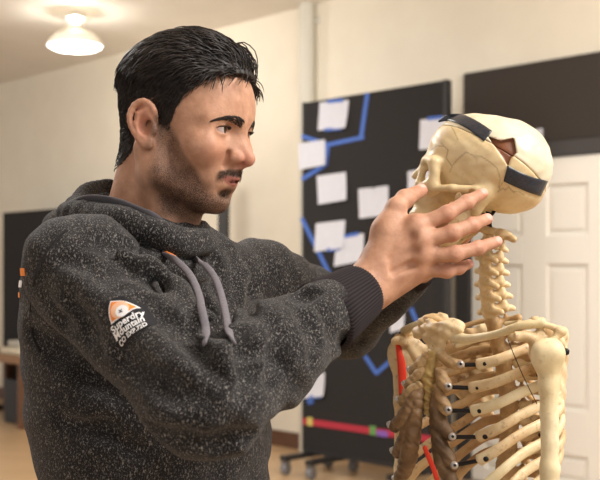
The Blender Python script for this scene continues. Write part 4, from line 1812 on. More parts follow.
# trousers and shoes, below the frame
M['denim'] = plain('dark_denim', srgb(40, 44, 58), 0.9, var=0.2, scale=160)
M['shoe'] = plain('black_shoe_leather', srgb(24, 22, 22), 0.5)
TR = Field()
for s in (-1, 1):
    a = TC * np.array([1, 1, 0]) + TL * s * 0.085 + np.array([0, 0, 0.90])
    b = TC * np.array([1, 1, 0]) + TL * s * 0.13 + TF * 0.02 + np.array([0, 0, 0.10])
    k = (a + b) / 2 + TF * 0.02
    TR.add(cone(a, k, 0.092, 0.068), 0.03)
    TR.add(cone(k, b, 0.068, 0.056), 0.03)
TR.add(ell(TC * np.array([1, 1, 0]) + np.array([0, 0, 0.93]), (.15, .15, .11)), 0.04)
tv, tf = sculpt(TR, (-.5, 1.1, 0.02), (.12, 1.75, 1.06), 0.008)
mesh_from('trousers', tv, tf, M['denim'], True, man)
for s in (-1, 1):
    b = TC * np.array([1, 1, 0]) + TL * s * 0.13 + TF * 0.02
    SF = Field()
    SF.add(cone(b + np.array([0, 0, .045]) - TF * .03, b + np.array([0, 0, .040]) + TF * .15, .042, .036, (np.array([0, 0, 1.0]), .95)), 0)
    SF.add(cone(b + np.array([0, 0, .06]), b + np.array([0, 0, .11]), .04, .042), .02)
    SF.ops.append(('i', lambda Q: 0.002 - Q[:, 2], None, 1, 0))
    sv, sf_ = sculpt(SF, b + np.array([-.24, -.24, -.01]), b + np.array([.24, .24, .17]), 0.006)
    mesh_from('shoe', sv, sf_, M['shoe'], True, man)
# =====================================================================
# THE TEACHING SKELETON
# =====================================================================
SB = math.radians(28)
KF = np.array([-math.cos(SB), -math.sin(SB), 0.0])
KL = np.array([math.sin(SB), -math.cos(SB), 0.0])
KU = np.array([0, 0, 1.0])
KM = np.stack([KF, KL, KU], 1)
T1 = P(494, 326, 1.45)
skel = empty('teaching_skeleton', (float(T1[0]), float(T1[1]), 0.0),
             'yellowed human teaching skeleton with taped-up skull and brown rib cartilages', 'skeleton')


def K_(x, y, z):
    return T1 + KM @ (np.array([x, y, z]) / 1000.0)


def from_px(px, py, y):
    """point of the sight line lying y mm to the skeleton's left"""
    ray = np.array([(px - 300.0) / FPX, 1.0, (HOR - py) / FPX])
    A = np.stack([KF, KU, -ray], 1)
    f, z, t = np.linalg.solve(A, np.array([0, 0, CAMZ]) - T1 - KL * y / 1000.0)
    return np.array([f * 1000, y, z * 1000])


# ------------------------------------------------------------- skull
SY, SP = math.radians(12), math.radians(13)
SF_ = np.array([-math.cos(SY) * math.cos(SP), math.sin(SY) * math.cos(SP), math.sin(SP)])
SL_ = np.array([-math.sin(SY), -math.cos(SY), 0.0])
SU_ = np.cross(SF_, SL_)
SKS = 0.955
SM_ = np.stack([SF_, SL_, SU_], 1) * SKS
SI_ = SM_ / SKS ** 2
S0 = np.array([0.229, 1.42, 1.546])


def polysd(px, py, poly):
    """signed distance to a polygon in photo points (negative inside)"""
    p = np.stack([px, py], 1)
    n = len(poly)
    d = np.full(len(p), 1e9)
    ins = np.zeros(len(p), bool)
    for i in range(n):
        a, b = np.array(poly[i], float), np.array(poly[(i + 1) % n], float)
        e = b - a
        t = np.clip(((p - a) @ e) / (e @ e), 0, 1)
        d = np.minimum(d, np.linalg.norm(p - a - t[:, None] * e, axis=1))
        c = (a[1] > p[:, 1]) != (b[1] > p[:, 1])
        with np.errstate(divide='ignore', invalid='ignore'):
            xx = a[0] + (p[:, 1] - a[1]) / (b[1] - a[1] if b[1] != a[1] else 1e-9) * (b[0] - a[0])
        ins ^= c & (p[:, 0] < xx)
    return np.where(ins, -d, d)


def skull_field():
    F = Field()
    F.add(he((-12, 0, 50), (72, 66, 60)))
    F.add(he((24, 0, 52), (56, 53, 56)), 0.02)
    F.add(he((-30, 0, 50), (54, 65, 56)), 0.02)
    F.add(he((-42, 0, 18), (37, 50, 25)), 0.018)
    F.add(he((8, 0, 8), (40, 46, 20)), 0.015)
    F.cut(mirrored(he((46, 68, 18), (26, 18, 32))), 0.014)                  # temporal hollow
    F.add(mirrored(hc((79, 7, 34), (64, 45, 33), 6, 5.5)), 0.010)           # brow
    F.add(mirrored(hc((62, 46, 30), (56, 47, 2), 8, 7)), 0.008)           # outer rim of the orbit
    F.add(mirrored(he((59, 42, -2), (13, 10, 12))), 0.008)                  # cheekbone
    F.add(mirrored(hc((62, 42, 1), (78, 15, 3), 5, 4.5)), 0.006)
    F.add(mirrored(hc((56, 49, -3), (30, 61, 2), 5.6, 4.6)), 0.005)         # arch
    F.add(mirrored(hc((30, 61, 2), (2, 59, 6), 4.6, 5.6)), 0.006)
    F.add(he((60, 0, -16), (23, 25, 28)), 0.012)                            # upper jaw
    F.cut(mirrored(he((84, 21, 17), (22, 13.5, 14))), 0.005)              # orbit
    F.add(hc((76, 0, 34), (90, 0, 10), 5, 4.5), 0.008)                      # nose bones
    F.add(mirrored(hc((80, 6, 20), (82, 14, -18), 4, 4)), 0.006)
    F.cut(he((92, 0, -8), (14, 9, 14)), 0.004)
    F.add(he((64, 0, -38), (19, 25, 9)), 0.008)
    for i in range(-6, 7):                                                  # teeth sockets
        a = i * 0.22
        F.add(hc((62 + 20 * math.cos(a), 24 * math.sin(a), -40), (62 + 21 * math.cos(a), 24.5 * math.sin(a), -50), 3.4, 2.6), 0.002)
    F.add(mirrored(hc((-10, 52, 4), (-4, 49, -22), 13, 7.5)), 0.010)        # mastoid
    F.cut(mirrored(he((5, 62, 1), (4.5, 9, 4.5))), 0.003)                   # ear opening
    F.cut(mirrored(he((20, 40, -22), (22, 16, 20))), 0.008)                 # under the arch
    F.wobble(lambda Q: 0.0005 * np.sin(190 * Q[:, 0] + 2 * np.sin(150 * Q[:, 2])) * np.sin(170 * Q[:, 2] + 90 * Q[:, 1]))
    return F


SKF = skull_field()

hole = [(487.5, 136), (500, 140.5), (514, 138), (516.5, 153), (511, 158), (508, 166), (500, 154)]


def to_px(Qw):
    return 300 + FPX * Qw[:, 0] / Qw[:, 1], HOR - FPX * (Qw[:, 2] - CAMZ) / Qw[:, 1]


SKBASE = Field()
SKBASE.ops = list(SKF.ops)


def hole_fn(Q):
    W = S0 + Q @ SM_.T
    a, b = to_px(W)
    return np.maximum(np.maximum(polysd(a, b, hole) * 0.00125, -(Q[:, 1] - 0.015)), -(SKBASE.eval(Q) + 0.0055))


SKF.ops.append(('s', hole_fn, None, 1, 0.001))
# saw cut that frees the skull cap
cut_n = SI_.T @ np.array([0.57, 0.10, 0.82])
cut_n /= np.linalg.norm(cut_n)
cp = (P(487, 140, 1.37) + P(508, 162, 1.37)) / 2
cut_p = SI_.T @ (cp - S0)


def crack_lines():
    L = [[(441, 143), (448, 150), (446, 158), (452, 166), (450, 172)], [(466, 152), (474, 156), (482, 157), (490, 162), (497, 168), (500, 178), (498, 188)],
         [(498, 192), (503, 188), (505, 190), (509, 187), (513, 192), (518, 191), (524, 195)], [(503, 182), (500, 187), (498, 192)],
         [(431, 150), (437, 146), (444, 146)], [(452, 166), (457, 160), (466, 152)], [(446, 118), (454, 131), (458, 140)]]
    return L


def make_bone_skull():
    m, nt, b = new_mat('skull_bone')
    n1 = noise_node(nt, 16, 6, 0.6)
    n2 = noise_node(nt, 90, 5, 0.7)
    c = ramp(nt, n1.outputs['Fac'], [(0.3, srgb(204, 174, 124)), (0.62, srgb(226, 204, 160))]).outputs['Color']
    st = ramp(nt, n2.outputs['Fac'], [(0.55, (0, 0, 0, 1)), (0.75, (1, 1, 1, 1))]).outputs['Color']
    c = mixc(nt, mathn(nt, 'MULTIPLY', st, 0.35), c, srgb(158, 120, 74))
    c = mixc(nt, mathn(nt, 'MULTIPLY', attr_node(nt, 'crack'), 0.75), c, srgb(96, 66, 38))
    c = mixc(nt, attr_node(nt, 'inside'), c, srgb(120, 70, 42))
    nt.links.new(c, b.inputs['Base Color'])
    b.inputs['Roughness'].default_value = 0.38
    b.inputs['Subsurface Weight'].default_value = 0.05
    b.inputs['Subsurface Scale'].default_value = 0.004
    bump(nt, b, n2.outputs['Fac'], 0.25, 0.001)
    return m


def make_cap_bone():
    m, nt, b = new_mat('skull_cap_bone')
    n1 = noise_node(nt, 18, 6, 0.6)
    c = ramp(nt, n1.outputs['Fac'], [(0.3, srgb(208, 192, 158)), (0.62, srgb(224, 212, 186))]).outputs['Color']
    c = mixc(nt, attr_node(nt, 'inside'), c, srgb(120, 70, 42))
    nt.links.new(c, b.inputs['Base Color'])
    b.inputs['Roughness'].default_value = 0.27
    b.inputs['Subsurface Weight'].default_value = 0.05
    b.inputs['Subsurface Scale'].default_value = 0.004
    return m


M['skull'] = make_bone_skull()
M['skullcap'] = make_cap_bone()


def shell(side):
    F = Field()
    F.ops = list(SKF.ops)
    F.ops.append(('i', (lambda Q: (side * ((Q - cut_p) @ cut_n)) + 0.0003), None, 1, 0))
    return F


def skull_part(name, F, mat, parent, h=0.0016):
    v, f = sculpt(F, (-0.10, -0.08, -0.07), (0.11, 0.08, 0.125), h, slack=2.0)
    o = mesh_from(name, S0 + v @ SM_.T, f, mat, True, parent)
    ins = smooth01(-0.0028 - SKBASE.eval(v), 0, 0.001) * smooth01(0.004 - hole_fn(v), 0, .001)
    attr(o, 'inside', ins)
    W = S0 + v @ SM_.T
    a, b = to_px(W)
    p = np.stack([a, b], 1)
    d = np.full(len(v), 99.0)
    for L in crack_lines():
        for i in range(len(L) - 1):
            q0, q1 = np.array(L[i], float), np.array(L[i + 1], float)
            e = q1 - q0
            t = np.clip(((p - q0) @ e) / (e @ e), 0, 1)
            d = np.minimum(d, np.linalg.norm(p - q0 - t[:, None] * e, axis=1))
    attr(o, 'crack', 0.6 * smooth01(0.9 - d, 0, 0.7) * (v[:, 1] > 0))
    return o


skull = skull_part('skull', shell(1), M['skull'], skel)
skull_part('skull_cap', shell(-1), M['skullcap'], skull)
SKV = [SKF]

# jaw
JF = Field()
jc = [(6, 46, 0), (2, 45, -40), (22, 40, -62), (48, 26, -74), (66, 8, -77), (68, 0, -77)]
for sgn in (1,):
    for i in range(len(jc) - 1):
        r = [7, 9, 9, 9, 10, 11][i]
        JF.add(mirrored(hc(jc[i], jc[i + 1], r, [7, 9, 9, 9, 10, 11][i + 1], (np.array([0, 1.0, 0]), 0.62))), 0.008)
JF.add(mirrored(hc((20, 46, -6), (14, 45, -40), 6, 11, (np.array([0, 1.0, 0]), 0.5))), 0.008)
JF.cut(mirrored(he((13, 46, 4), (6, 14, 10))), 0.004)
for i in range(-5, 6):
    a = i * 0.24
    JF.add(hc((46 + 21 * math.cos(a), 23 * math.sin(a), -64), (47 + 23 * math.cos(a), 24 * math.sin(a), -54), 3.2, 2.6), 0.002)
v, f = sculpt(JF, (-0.03, -0.07, -0.10), (0.10, 0.07, 0.025), 0.0018, slack=2.0)
mesh_from('jaw_bone', S0 + v @ SM_.T, f, M['bone'], True, skel)

# tape strips
def make_tape():
    m, nt, b = new_mat('black_duct_tape')
    n = noise_node(nt, 300, 3, 0.6)
    c = ramp(nt, n.outputs['Fac'], [(0.3, srgb(26, 28, 36)), (0.7, srgb(50, 52, 60))]).outputs['Color']
    nt.links.new(c, b.inputs['Base Color'])
    b.inputs['Roughness'].default_value = 0.33
    bump(nt, b, n.outputs['Fac'], 0.3, 0.0006)
    return m


M['tape'] = make_tape()


def tape(corners, nu, nv, parent):
    """corners: two long edges given as photo polylines (left edge pts, right edge pts)"""
    A, B = spline([(*p, 0) for p in corners[0]], nu)[:, :2], spline([(*p, 0) for p in corners[1]], nu)[:, :2]
    V, N, ok = [], [], []
    base = Field()
    base.ops = [o for o in SKF.ops if o[1] is not hole_fn]
    for i in range(nu):
        for j in range(nv):
            q = A[i] + (B[i] - A[i]) * j / (nv - 1)
            ray = np.array([(q[0] - 300) / FPX, 1.0, (HOR - q[1]) / FPX])
            t = np.linspace(1.30, 1.50, 500)
            d = base.eval((np.array([0, 0, CAMZ]) + t[:, None] * ray - S0) @ SI_)
            k = np.nonzero(d < 0)[0]
            k = k[0] if len(k) else int(np.argmin(d))
            w = np.array([0, 0, CAMZ]) + t[k] * ray
            l = ((w - S0) @ SI_)[None]
            e = 0.003
            g = np.array([base.eval(l + np.eye(3)[a] * e)[0] - base.eval(l - np.eye(3)[a] * e)[0] for a in range(3)])
            g /= np.linalg.norm(g) + 1e-9
            n = SM_ @ g
            V.append(w)
            N.append(n)
    V, N = np.array(V), np.array(N)
    top_, bot_ = V + N * 0.0014, V - N * 0.0004
    f = []
    k = nu * nv
    for i in range(nu - 1):
        for j in range(nv - 1):
            a = i * nv + j
            f.append([a, a + 1, a + nv + 1, a + nv])
            f.append([k + a, k + a + nv, k + a + nv + 1, k + a + 1])
    rim = [i * nv for i in range(nu)] + [(nu - 1) * nv + j for j in range(1, nv)] + [i * nv + nv - 1 for i in range(nu - 2, -1, -1)] + list(range(nv - 2, 0, -1))
    for a, b in zip(rim, rim[1:] + rim[:1]):
        f.append([a, a + k, b + k, b])
    o = mesh_from('tape_strip', np.vstack([top_, bot_]), f, M['tape'], True, parent)
    bm = bmesh.new(); bm.from_mesh(o.data)
    bmesh.ops.recalc_face_normals(bm, faces=bm.faces)
    bm.to_mesh(o.data); bm.free()
    return o


tape([[(438.5, 122), (450, 121), (464, 127), (475, 134.5), (484, 141.5)], [(449, 114.8), (462, 115), (474, 120), (484, 126), (492, 131.5)]], 22, 8, skull)
tape([[(507.5, 165.5), (520, 172), (534, 177.5), (547.3, 181)], [(503.5, 181), (515, 186.5), (528, 192), (540, 196)]], 22, 8, skull)

# ------------------------------------------------------------- spine
def vertebra_field(kind):
    F = Field()
    if kind == 'C':
        F.add(hc((0, 0, -5), (0, 0, 5), 9.8, 9.8, (np.array([1.0, 0, 0]), 0.82)))
        F.add(mirrored(hc((-4, 9, 0), (-13, 12.5, 1), 4, 5.5)), 0.004)
        F.add(mirrored(he((-13, 13, 2), (5, 5.5, 8))), 0.004)
        F.add(mirrored(hc((3, 9, -1), (-1, 21, -3), 3.4, 4)), 0.004)
        F.add(mirrored(hc((-14, 12, 0), (-22, 2, -1), 3.6, 3.6)), 0.004)
        F.add(hc((-22, 0, -1), (-30, 0, -5), 4.4, 3.8), 0.004)
        F.add(mirrored(hc((-28, 0, -4), (-34, 4, -7), 3.4, 3.0)), 0.003)
        F.cut(he((-13, 0, 0), (6, 7.5, 30)), 0.003)
    elif kind == 'A':
        for a in range(0, 12):
            t0, t1 = a * math.pi / 6, (a + 1) * math.pi / 6
            F.add(hc((-10 + 17 * math.cos(t0), 17 * math.sin(t0), 0), (-10 + 17 * math.cos(t1), 17 * math.sin(t1), 0), 4.4, 4.4), 0.003)
        F.add(mirrored(he((-6, 18, 0), (9, 8, 7))), 0.004)
        F.add(mirrored(hc((-8, 22, -1), (-10, 36, -2), 4, 4.5)), 0.004)
    elif kind == 'T':
        F.add(hc((0, 0, -7), (0, 0, 7), 12.5, 12.5, (np.array([1.0, 0, 0]), 0.9)))
        F.add(mirrored(hc((-8, 9, 3), (-18, 12, 3), 4.5, 5)), 0.004)
        F.add(mirrored(hc((-18, 11, 3), (-26, 31, 5), 5, 5.5)), 0.005)
        F.add(mirrored(he((-18, 11, 2), (4.5, 5, 13))), 0.004)
        F.add(mirrored(hc((-18, 10, 2), (-26, 1, 0), 4, 4)), 0.004)
        F.add(hc((-26, 0, 0), (-52, 0, -22), 4.5, 3.2), 0.005)
        F.cut(he((-17, 0, 0), (6.5, 7, 30)), 0.003)
    else:
        F.add(hc((0, 0, -9), (0, 0, 9), 20, 20, (np.array([1.0, 0, 0]), 0.78)))
        F.add(mirrored(hc((-14, 10, 4), (-26, 14, 3), 6, 6)), 0.006)
        F.add(mirrored(hc((-24, 13, 3), (-27, 40, 4), 5, 4.5)), 0.006)
        F.add(mirrored(he((-27, 14, -2), (6, 6, 18))), 0.005)
        F.add(hc((-28, 0, 2), (-55, 0, -4), 7, 7, (np.array([0, 1.0, 0]), 0.5)), 0.006)
        F.cut(he((-23, 0, 0), (7, 9, 30)), 0.003)
    F.wobble(lambda Q: 0.0007 * np.sin(420 * Q[:, 0] + 300 * Q[:, 1]) * np.sin(380 * Q[:, 2] + 120 * Q[:, 0]))
    return F


protos = {}
for kd, h in (('C', .0012), ('A', .0013), ('T', .0016), ('L', .0025)):
    v, f = sculpt(vertebra_field(kd), (-.065, -.048, -.034), (.026, .048, .026), h, B=12, slack=2.2)
    me_o = mesh_from('vertebra', v, f, M['bone' if kd in 'CA' else 'darker_bone'], True, None)
    protos[kd] = me_o
SPX = [(491, 231, 'A'), (487.5, 243, 'C'), (486, 257, 'C'), (486, 270, 'C'), (486, 283, 'C'), (487.5, 296, 'C'), (489.5, 310, 'C')]
spine_pts = []
for px, py, kd in SPX:
    w = P(px, py, 1.437 + 0.013 * (py - 231) / 90)
    spine_pts.append((w, kd, 1.0 if kd == 'A' else 0.92 + 0.0022 * (py - 240)))
tz, txs = [], []
z_, n_ = 0.0, 0
for i in range(12):
    x_ = np.interp(i, [0, 2, 4, 7, 9, 11], [0, -10, -20, -26, -22, -12])
    spine_pts.append((K_(x_, 0, z_), 'T', 0.86 + 0.02 * i))
    tz.append(z_); txs.append(x_)
    z_ -= 17.0 + 0.5 * i
for i in range(5):
    z_ -= 6
    spine_pts.append((K_([-4, 4, 10, 10, 4][i], 0, z_), 'L', 0.95 + .03 * i))
    z_ -= 27
first = {}
for i, (w, kd, sc) in enumerate(spine_pts):
    src = protos[kd]
    if kd in first:
        o = src.copy()
        COL.objects.link(o)
    else:
        o = src
        first[kd] = 1
    # follow the curve of the column
    a = spine_pts[max(i - 1, 0)][0]
    b = spine_pts[min(i + 1, len(spine_pts) - 1)][0]
    up = a - b
    up /= np.linalg.norm(up)
    fw = KF - up * (KF @ up)
    fw /= np.linalg.norm(fw)
    lf = np.cross(up, fw)
    R3 = np.stack([fw, lf, up], 1) * sc
    m4 = Matrix([[*R3[r], w[r]] for r in range(3)] + [[0, 0, 0, 1]])
    o.parent = skel
    o.matrix_parent_inverse = Matrix.Translation(-Vector(skel.location))
    o.matrix_basis = m4
    if i >= 1 and kd != 'A' and i < 19:
        # disc below each vertebra
        w2 = spine_pts[i + 1][0]
        c = (w + w2) / 2
        r = {'C': .0078, 'T': .0108, 'L': .016}[kd] * sc
        tube('spinal_disc', [c + (w - w2) * .22, c, c - (w - w2) * .22], r * .92, M['tan_cartilage'], skel, n=5, sides=14)
M['rod'] = plain('blackened_steel', srgb(36, 32, 32), 0.4, 0.6)
M['washer'] = plain('zinc_washer', srgb(196, 190, 184), 0.35, 0.5)
tube('neck_rod', [S0 + SM_ @ mm(-14, 0, -2), P(489, 222, 1.432), P(491, 234, 1.437)], 0.0034, M['rod'], skel)
tube('neck_hook', [P(483, 214, 1.40), P(487, 217, 1.40), P(492, 214, 1.402), P(494, 211, 1.405)], 0.0024, M['rod'], skel)

# ------------------------------------------------------------- breast bone
MB_ = Field()
c1 = from_px(437, 338, 0)
top_ = from_px(440, 329, 0)
low = from_px(438, 352, 0)
bot = from_px(431, 408, 0)
def kc(a, b, ra, rb, fl=0.5):
    return cone(K_(*a), K_(*b), ra / 1000, rb / 1000, (KF, fl))
MB_.add(kc(top_ + (0, -16, 0), top_ + (0, 16, 0), 12, 12, 0.65))
MB_.add(kc(c1 + (0, -8, 4), low + (0, 0, 0), 19, 13, 0.55), 0.012)
MB_.add(cone(K_(*(top_ + (0, 20, 2))), K_(*(top_ + (-6, 30, 4))), .010, .009), 0.008)
MB_.add(cone(K_(*(top_ + (0, -20, 2))), K_(*(top_ + (-6, -30, 4))), .010, .009), 0.008)
MB_.cut(ell(K_(*(top_ + (2, 0, 16))), (.010, .010, .010)), 0.006)
MB_.wobble(lambda Q: 0.0011 * np.sin(260 * Q[:, 0] + 150 * Q[:, 2]) * np.sin(330 * Q[:, 2] + 80 * Q[:, 1]))
lo_, hi_ = K_(*c1) - .06, K_(*c1) + .06
v, f = sculpt(MB_, lo_, hi_, .0016, B=12, slack=2)
stern = mesh_from('breast_bone', v, f, M['bone'], True, skel)
MC_ = Field()
mid_ = (low + bot) / 2
MC_.add(kc(low + (5, -3, 2), mid_ + (7, -4, 0), 9, 11, 0.6))
MC_.add(kc(mid_ + (7, -4, 0), bot + (5, -3, 0), 11, 8, 0.6), 0.006)
MC_.add(kc(bot, bot + (-4, 0, -22), 6, 2.5, 0.6), 0.006)
MC_.wobble(lambda Q: 0.0014 * np.sin(240 * Q[:, 0] + 250 * Q[:, 2]) * np.sin(290 * Q[:, 2] - 180 * Q[:, 1] + 1) + .0006 * np.sin(600 * Q[:, 2] + 300 * Q[:, 0]))
v, f = sculpt(MC_, K_(*mid_) - .07, K_(*mid_) + .07, .0016, B=12, slack=2)
mesh_from('breast_bone_body', v, f, M['resin'], True, skel)

# ------------------------------------------------------------- ribs and cartilages
RW_ = [46, 69, 83, 89, 92, 93, 93, 92, 90, 85]
RE_PX = [(456, 345, 30), (478, 364.5, 40), (470.5, 388, 45), (472.5, 411, 52), (478, 437, 62), (479, 460.5, 72), (486, 486, 84)]
CE_PX = [None, (459.5, 365, 24), (447.5, 387, 26), (447.5, 410.5, 30), (451.5, 437, 38), (453.5, 465.5, 46), (458, 494, 56)]
CS_PX = [None, (437, 355, 10), (435, 371, 10), (433, 384, 9), (431, 396, 8), (430, 404, 7), (430, 410, 5)]


CE_R = [None, (415, 371, -26), (410, 385, -30), (403, 401, -34), (395, 426, -46), (398, 452, -54), (400, 480, -62)]
CS_R = [None, (428, 357, -10), (424, 371, -9), (420, 386, -8), (418, 394, -8), (417, 404, -7), (416, 414, -6)]


def bumpy_tube(name, pts, rad, mat, parent, amp):
    path = spline(pts, 14)
    F = Field()
    rr_ = np.interp(np.linspace(0, 1, 14), np.linspace(0, 1, len(rad)), rad)
    chain(F, path, rr_, 0.004, 0.003)
    ph = rng.random() * 6
    F.wobble(lambda Q: amp * (np.sin(140 * Q[:, 0] + 170 * Q[:, 2] + ph + 1.6 * np.sin(210 * Q[:, 2] + ph)) * np.sin(150 * Q[:, 2] - 190 * Q[:, 1] + 2 * ph) + 0.45 * np.sin(430 * Q[:, 2] + 330 * Q[:, 0] + ph + 2 * np.sin(200 * Q[:, 0] + 150 * Q[:, 2]))))
    lo, hi = path.min(0) - rr_.max() - .006, path.max(0) + rr_.max() + .006
    v, f = sculpt(F, lo, hi, .0019, B=12, slack=2)
    return mesh_from(name, v, f, mat, True, parent)


for side in (1, -1):
    S = np.array([1, side, 1.0])
    for i in range(10):
        w = RW_[i]
        zi = tz[i] + 3
        x0 = txs[i]
        if i < 7:
            e = from_px(*RE_PX[i])
            if side < 0 and i:
                e = (from_px(*CE_R[i]) + (-13, -15, 1)) * S
        else:
            e = np.array([72 - 16 * (i - 7), 98 + 4 * (i - 7), from_px(*RE_PX[6])[2] - 26 * (i - 6)])
        drop = zi - e[2]
        if i == 0:
            pts = [(x0 - 10, 12, zi), (x0 - 18, 28, zi + 3), (x0 - 4, 43, zi), (x0 + 30, 46, zi - .4 * drop), tuple(e)]
        else:
            pts = [(x0 - 9, 13, zi), (x0 - 26, 30, zi + 3), (x0 - 36, w * .55, zi - .03 * drop - 1), (x0 - 22, w * .86, zi - .13 * drop), (x0 + 4, w * 1.0, zi - .33 * drop),
                   (e[0] * .45 + x0 * .4, w * .97, zi - .56 * drop), (e[0] * .78, (w * .72 + e[1] * .28), zi - .80 * drop), tuple(e)]
        wp = [K_(*(np.array(p) * S)) for p in pts]
        r_ = np.array([4.2, 4.0, 4.0, 4.2, 4.4, 4.4, 4.4, 4.8]) / 1000
        tube('rib', wp, r_, M['darker_bone'] if side < 0 else (M['rib_bone'] if i % 3 else M['pale_bone']), skel, n=44, sides=12, flat=1.55 if i else 0.8, up=(0.05, 0.02, 1.0))
        # joint screw at the spine
        if i and i < 9:
            q = np.array([x0 - 27, 31, zi + 4]) * S
            out = KM @ np.array([0.35, side * 0.9, 0.1])
            c = K_(*q)
            tube('joint_screw', [c, c + out * .008], .0032, M['rod'], skel, n=4, sides=8)
        if 1 <= i < 7:
            ce, cs = from_px(*CE_PX[i]), from_px(*CS_PX[i])
            cs = cs + (-5, 4, 0)
            if side < 0:
                ce, cs = from_px(*CE_R[i]) * S, from_px(*CS_R[i]) * S
            mid = (ce + cs) / 2 + np.array([3, 0, -2 if i < 4 else -6.0 - 2 * (i - 4)])
            if i >= 4:
                mid = mid + np.array([0, -6, 0])
            q = [K_(*(np.array(p) * S)) for p in (cs, mid, ce)]
            rad_ = np.array(([5.6, 6.6, 6.4] if i < 4 else [7.5, 9.5, 7.0]) if side > 0 else ([6.5, 8, 7] if i < 4 else [9, 11.5, 8])) / 1000
            bumpy_tube('costal_cartilage', q, rad_, M['tan_cartilage' if i < 4 else 'cartilage'], skel, 0.0011)
            a, b = q[2], wp[-1]
            dirn = (b - a) / np.linalg.norm(b - a)
            rod = tube('joint_rod', [a - dirn * .004, (a + b) / 2, b + dirn * .010], 0.0028, M['rod'], skel, n=8, sides=10)
            out = KM @ np.array([0.45, side * 0.85, 0.2])
            out = out / np.linalg.norm(out)
            for c, rr0, mt in ((a + out * .0070, .0050, M['washer']), (b + dirn * .008 + out * .0050, .0034, M['rod'])):
                tube('washer', [c, c + out * .0015, c + out * .003], [rr0, rr0, rr0 * .8], mt, rod, n=5, sides=14)
                if mt is M['washer']:
                    tube('screw_head', [c + out * .003, c + out * .0048], .0022, M['rod'], rod, n=4, sides=10)

# ------------------------------------------------------------- shoulders and arms
def clav(side):
    if side > 0:
        pts = [P(453, 337, 1.392), P(470, 338.5, 1.372), P(495, 334.5, 1.345), P(520, 326, 1.325), P(543, 322.5, 1.322)]
    else:
        pts = [P(437, 331, 1.42), P(432, 322, 1.46), P(425, 322, 1.50), P(414, 326, 1.55), P(405, 331, 1.58)]
    return tube('collar_bone', pts, [.0085, .0062, .0055, .006, .0075], M['pale_bone'], skel, n=40, sides=12, flat=0.9)


clav(1)
clav(-1)
# knobbly inner ends seen behind the breast bone
bumpy_tube('first_rib_cartilage', [P(424, 323, 1.43), P(434, 319.5, 1.425), P(445, 319, 1.42)], [.008, .0075, .006], M['bone'], skel, .0012)
bumpy_tube('first_rib_cartilage', [P(417, 332, 1.44), P(430, 330, 1.42)], [.007, .009], M['bone'], skel, .0012)


def scapula(side):
    F = Field()
    if side > 0:
        gl, ac0, ac1 = P(540, 350, 1.325), P(536, 321, 1.325), P(561, 331, 1.315)
    else:
        gl, ac0, ac1 = P(412, 352, 1.565), P(408, 332, 1.59), P(399, 338, 1.575)
    sup = K_(-52, side * 78, -8)
    inf = K_(-66, side * (58 if side > 0 else 92), -135)
    med = K_(-58, side * 70, -45)
    n = KM @ np.array([-.85, side * .5, 0.0])
    n /= np.linalg.norm(n)
    # blade: triangle swept with thin capsules
    for t in np.linspace(0, 1, 9):
        a = gl * (1 - t) + (sup if t < .5 else sup) * t
        F.add(cone(gl + (sup - gl) * t, gl + (inf - gl) * (t * .55 + .35), .006, .005, (n, .5)), .008)
        F.add(cone(sup + (inf - sup) * t, gl + (inf - gl) * (t * .8 + .15), .005, .005, (n, .5)), .006)
    F.add(cone(med, (med + ac0) / 2 + n * .012, .004, .005), .006)
    F.add(cone((med + ac0) / 2 + n * .012, ac0, .005, .006), .006)
    F.add(cone(ac0, ac1, .0065, .0075, (np.array([0, 0, 1.0]), .55)), .006)
    F.add(cone(ac1, ac1 + (KF * .012 if side > 0 else KF * .006) - KU * .012, .006, .005), .004)
    F.add(ell(gl, (.014, .014, .019)), .008)
    F.add(cone(gl + KU * .014, gl + KU * .018 + KF * .035 - KL * side * .01, .008, .006), .008)
    F.wobble(lambda Q: 0.0006 * np.sin(300 * Q[:, 0] + 250 * Q[:, 2]))
    pts_ = np.array([gl, ac0, ac1, sup, inf, med])
    v, f = sculpt(F, pts_.min(0) - .03, pts_.max(0) + .05, .0024, B=12, slack=2.2)
    return mesh_from('shoulder_blade', v, f, M['rib_bone'], True, skel)


scapula(1)
scap_r = scapula(-1)


def humerus(side):
    F = Field()
    if side > 0:
        hd, s1, s2, el = P(547, 355, 1.300), P(549, 385, 1.297), P(550, 470, 1.290), P(548, 590, 1.285)
        F.add(ell(hd, (.0165, .018, .017)))
        F.add(ell(P(555, 352, 1.295), (.009, .012, .014)), .008)
        F.add(ell(P(539, 355, 1.293), (.007, .009, .012)), .006)
    else:
        hd, s1, s2, el = P(405, 356, 1.575), P(403, 400, 1.57), P(402, 470, 1.57), P(402, 570, 1.57)
        F.add(ell(hd, (.021, .021, .023)))
        F.add(ell(P(397, 352, 1.57), (.012, .014, .018)), .010)
    F.add(cone(hd, s1, .0165 if side > 0 else .019, .0110 if side > 0 else .0125), .012)
    F.add(cone(s1, s2, .0110 if side > 0 else .0125, .0105), .008)
    F.add(cone(s2, el, .0105, .0105), .008)
    F.add(cone(el - KL * .02, el + KL * .02, .013, .013), .012)
    F.wobble(lambda Q: 0.0006 * np.sin(150 * Q[:, 2] + 90 * Q[:, 0]) * np.sin(80 * Q[:, 2]))
    v, f = sculpt(F, np.minimum(hd, el) - .05, np.maximum(hd, el) + .05, .0020, B=12, slack=2)
    return mesh_from('upper_arm_bone', v, f, M['pale_bone' if side > 0 else 'bone'], True, skel)


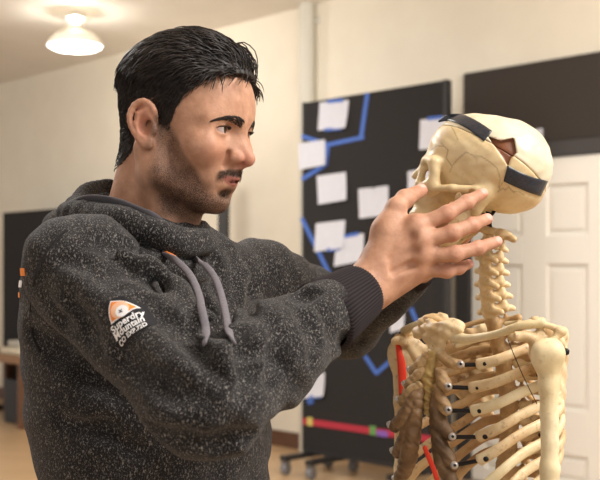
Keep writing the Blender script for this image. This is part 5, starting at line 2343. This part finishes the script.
hum_l, hum_r = humerus(1), humerus(-1)
tube('arm_bolt', [P(562, 351, 1.298), P(567.5, 352, 1.296)], .0042, M['rod'], hum_l, n=6, sides=10)
M['red'] = plain('red_marker_paint', srgb(236, 62, 36), 0.6)
tube('painted_line', [P(397.5, 344, 1.556), P(400.5, 356, 1.553), P(402.0, 372, 1.553), P(402.5, 396, 1.554)], [.003, .0056, .0062, .0050], M['red'], hum_r, n=26, sides=10, flat=0.4, up=(0.1, -1.0, 0.0))
tube('painted_line', [P(424.5, 447, 1.435), P(429, 458, 1.435), P(434, 470, 1.435), P(439, 486, 1.435)], [.003, .0034, .0034, .003], M['red'], scap_r, n=20, sides=10, flat=0.4, up=(0.1, -1.0, 0.0))
M['thread'] = plain('dark_thread', srgb(70, 48, 34), 0.9)
tube('hanging_thread', [P(508, 340, 1.36), P(517, 362, 1.345), P(526, 382, 1.333), P(537, 404, 1.325)], .0006, M['thread'], skel, n=24, sides=6)

# pelvis and the pole that carries the skeleton, below the frame
PV = Field()
zb = z_ - 20
for s in (1, -1):
    PV.add(cone(K_(-20, s * 40, zb - 10), K_(20, s * 125, zb + 40), .022, .012), .03)
    PV.add(cone(K_(20, s * 125, zb + 40), K_(40, s * 90, zb - 60), .012, .026), .03)
    PV.add(cone(K_(40, s * 90, zb - 60), K_(60, s * 12, zb - 95), .016, .012), .02)
    PV.add(cone(K_(40, s * 90, zb - 60), K_(0, s * 60, zb - 130), .02, .016), .02)
PV.add(cone(K_(-8, 0, zb + 12), K_(-40, 0, zb - 80), .034, .012), .02)
v, f = sculpt(PV, K_(0, 0, zb) - .22, K_(0, 0, zb) + .22, .005)
mesh_from('pelvis', v, f, M['bone'], True, skel)
pb = K_(-30, 0, 0)
Bg = Bag()
zt = T1[2] + zb / 1000
V, f = tube_geo(np.array([[pb[0], pb[1], .04], [pb[0], pb[1], zt * .5], [pb[0], pb[1], zt]]), .012, 14)
Bg.put(V, f)
for k in range(5):
    a = k * 2 * math.pi / 5
    e = np.array([pb[0] + .24 * math.cos(a), pb[1] + .24 * math.sin(a), .014])
    V, f = tube_geo(np.array([[pb[0], pb[1], .06], (e + [pb[0], pb[1], .06]) / 2, e]), .013, 10)
    Bg.put(V, f)
M['steel'] = plain('grey_steel', srgb(150, 150, 150), 0.35, 0.8)
Bg.build('stand', M['steel'], skel, True)
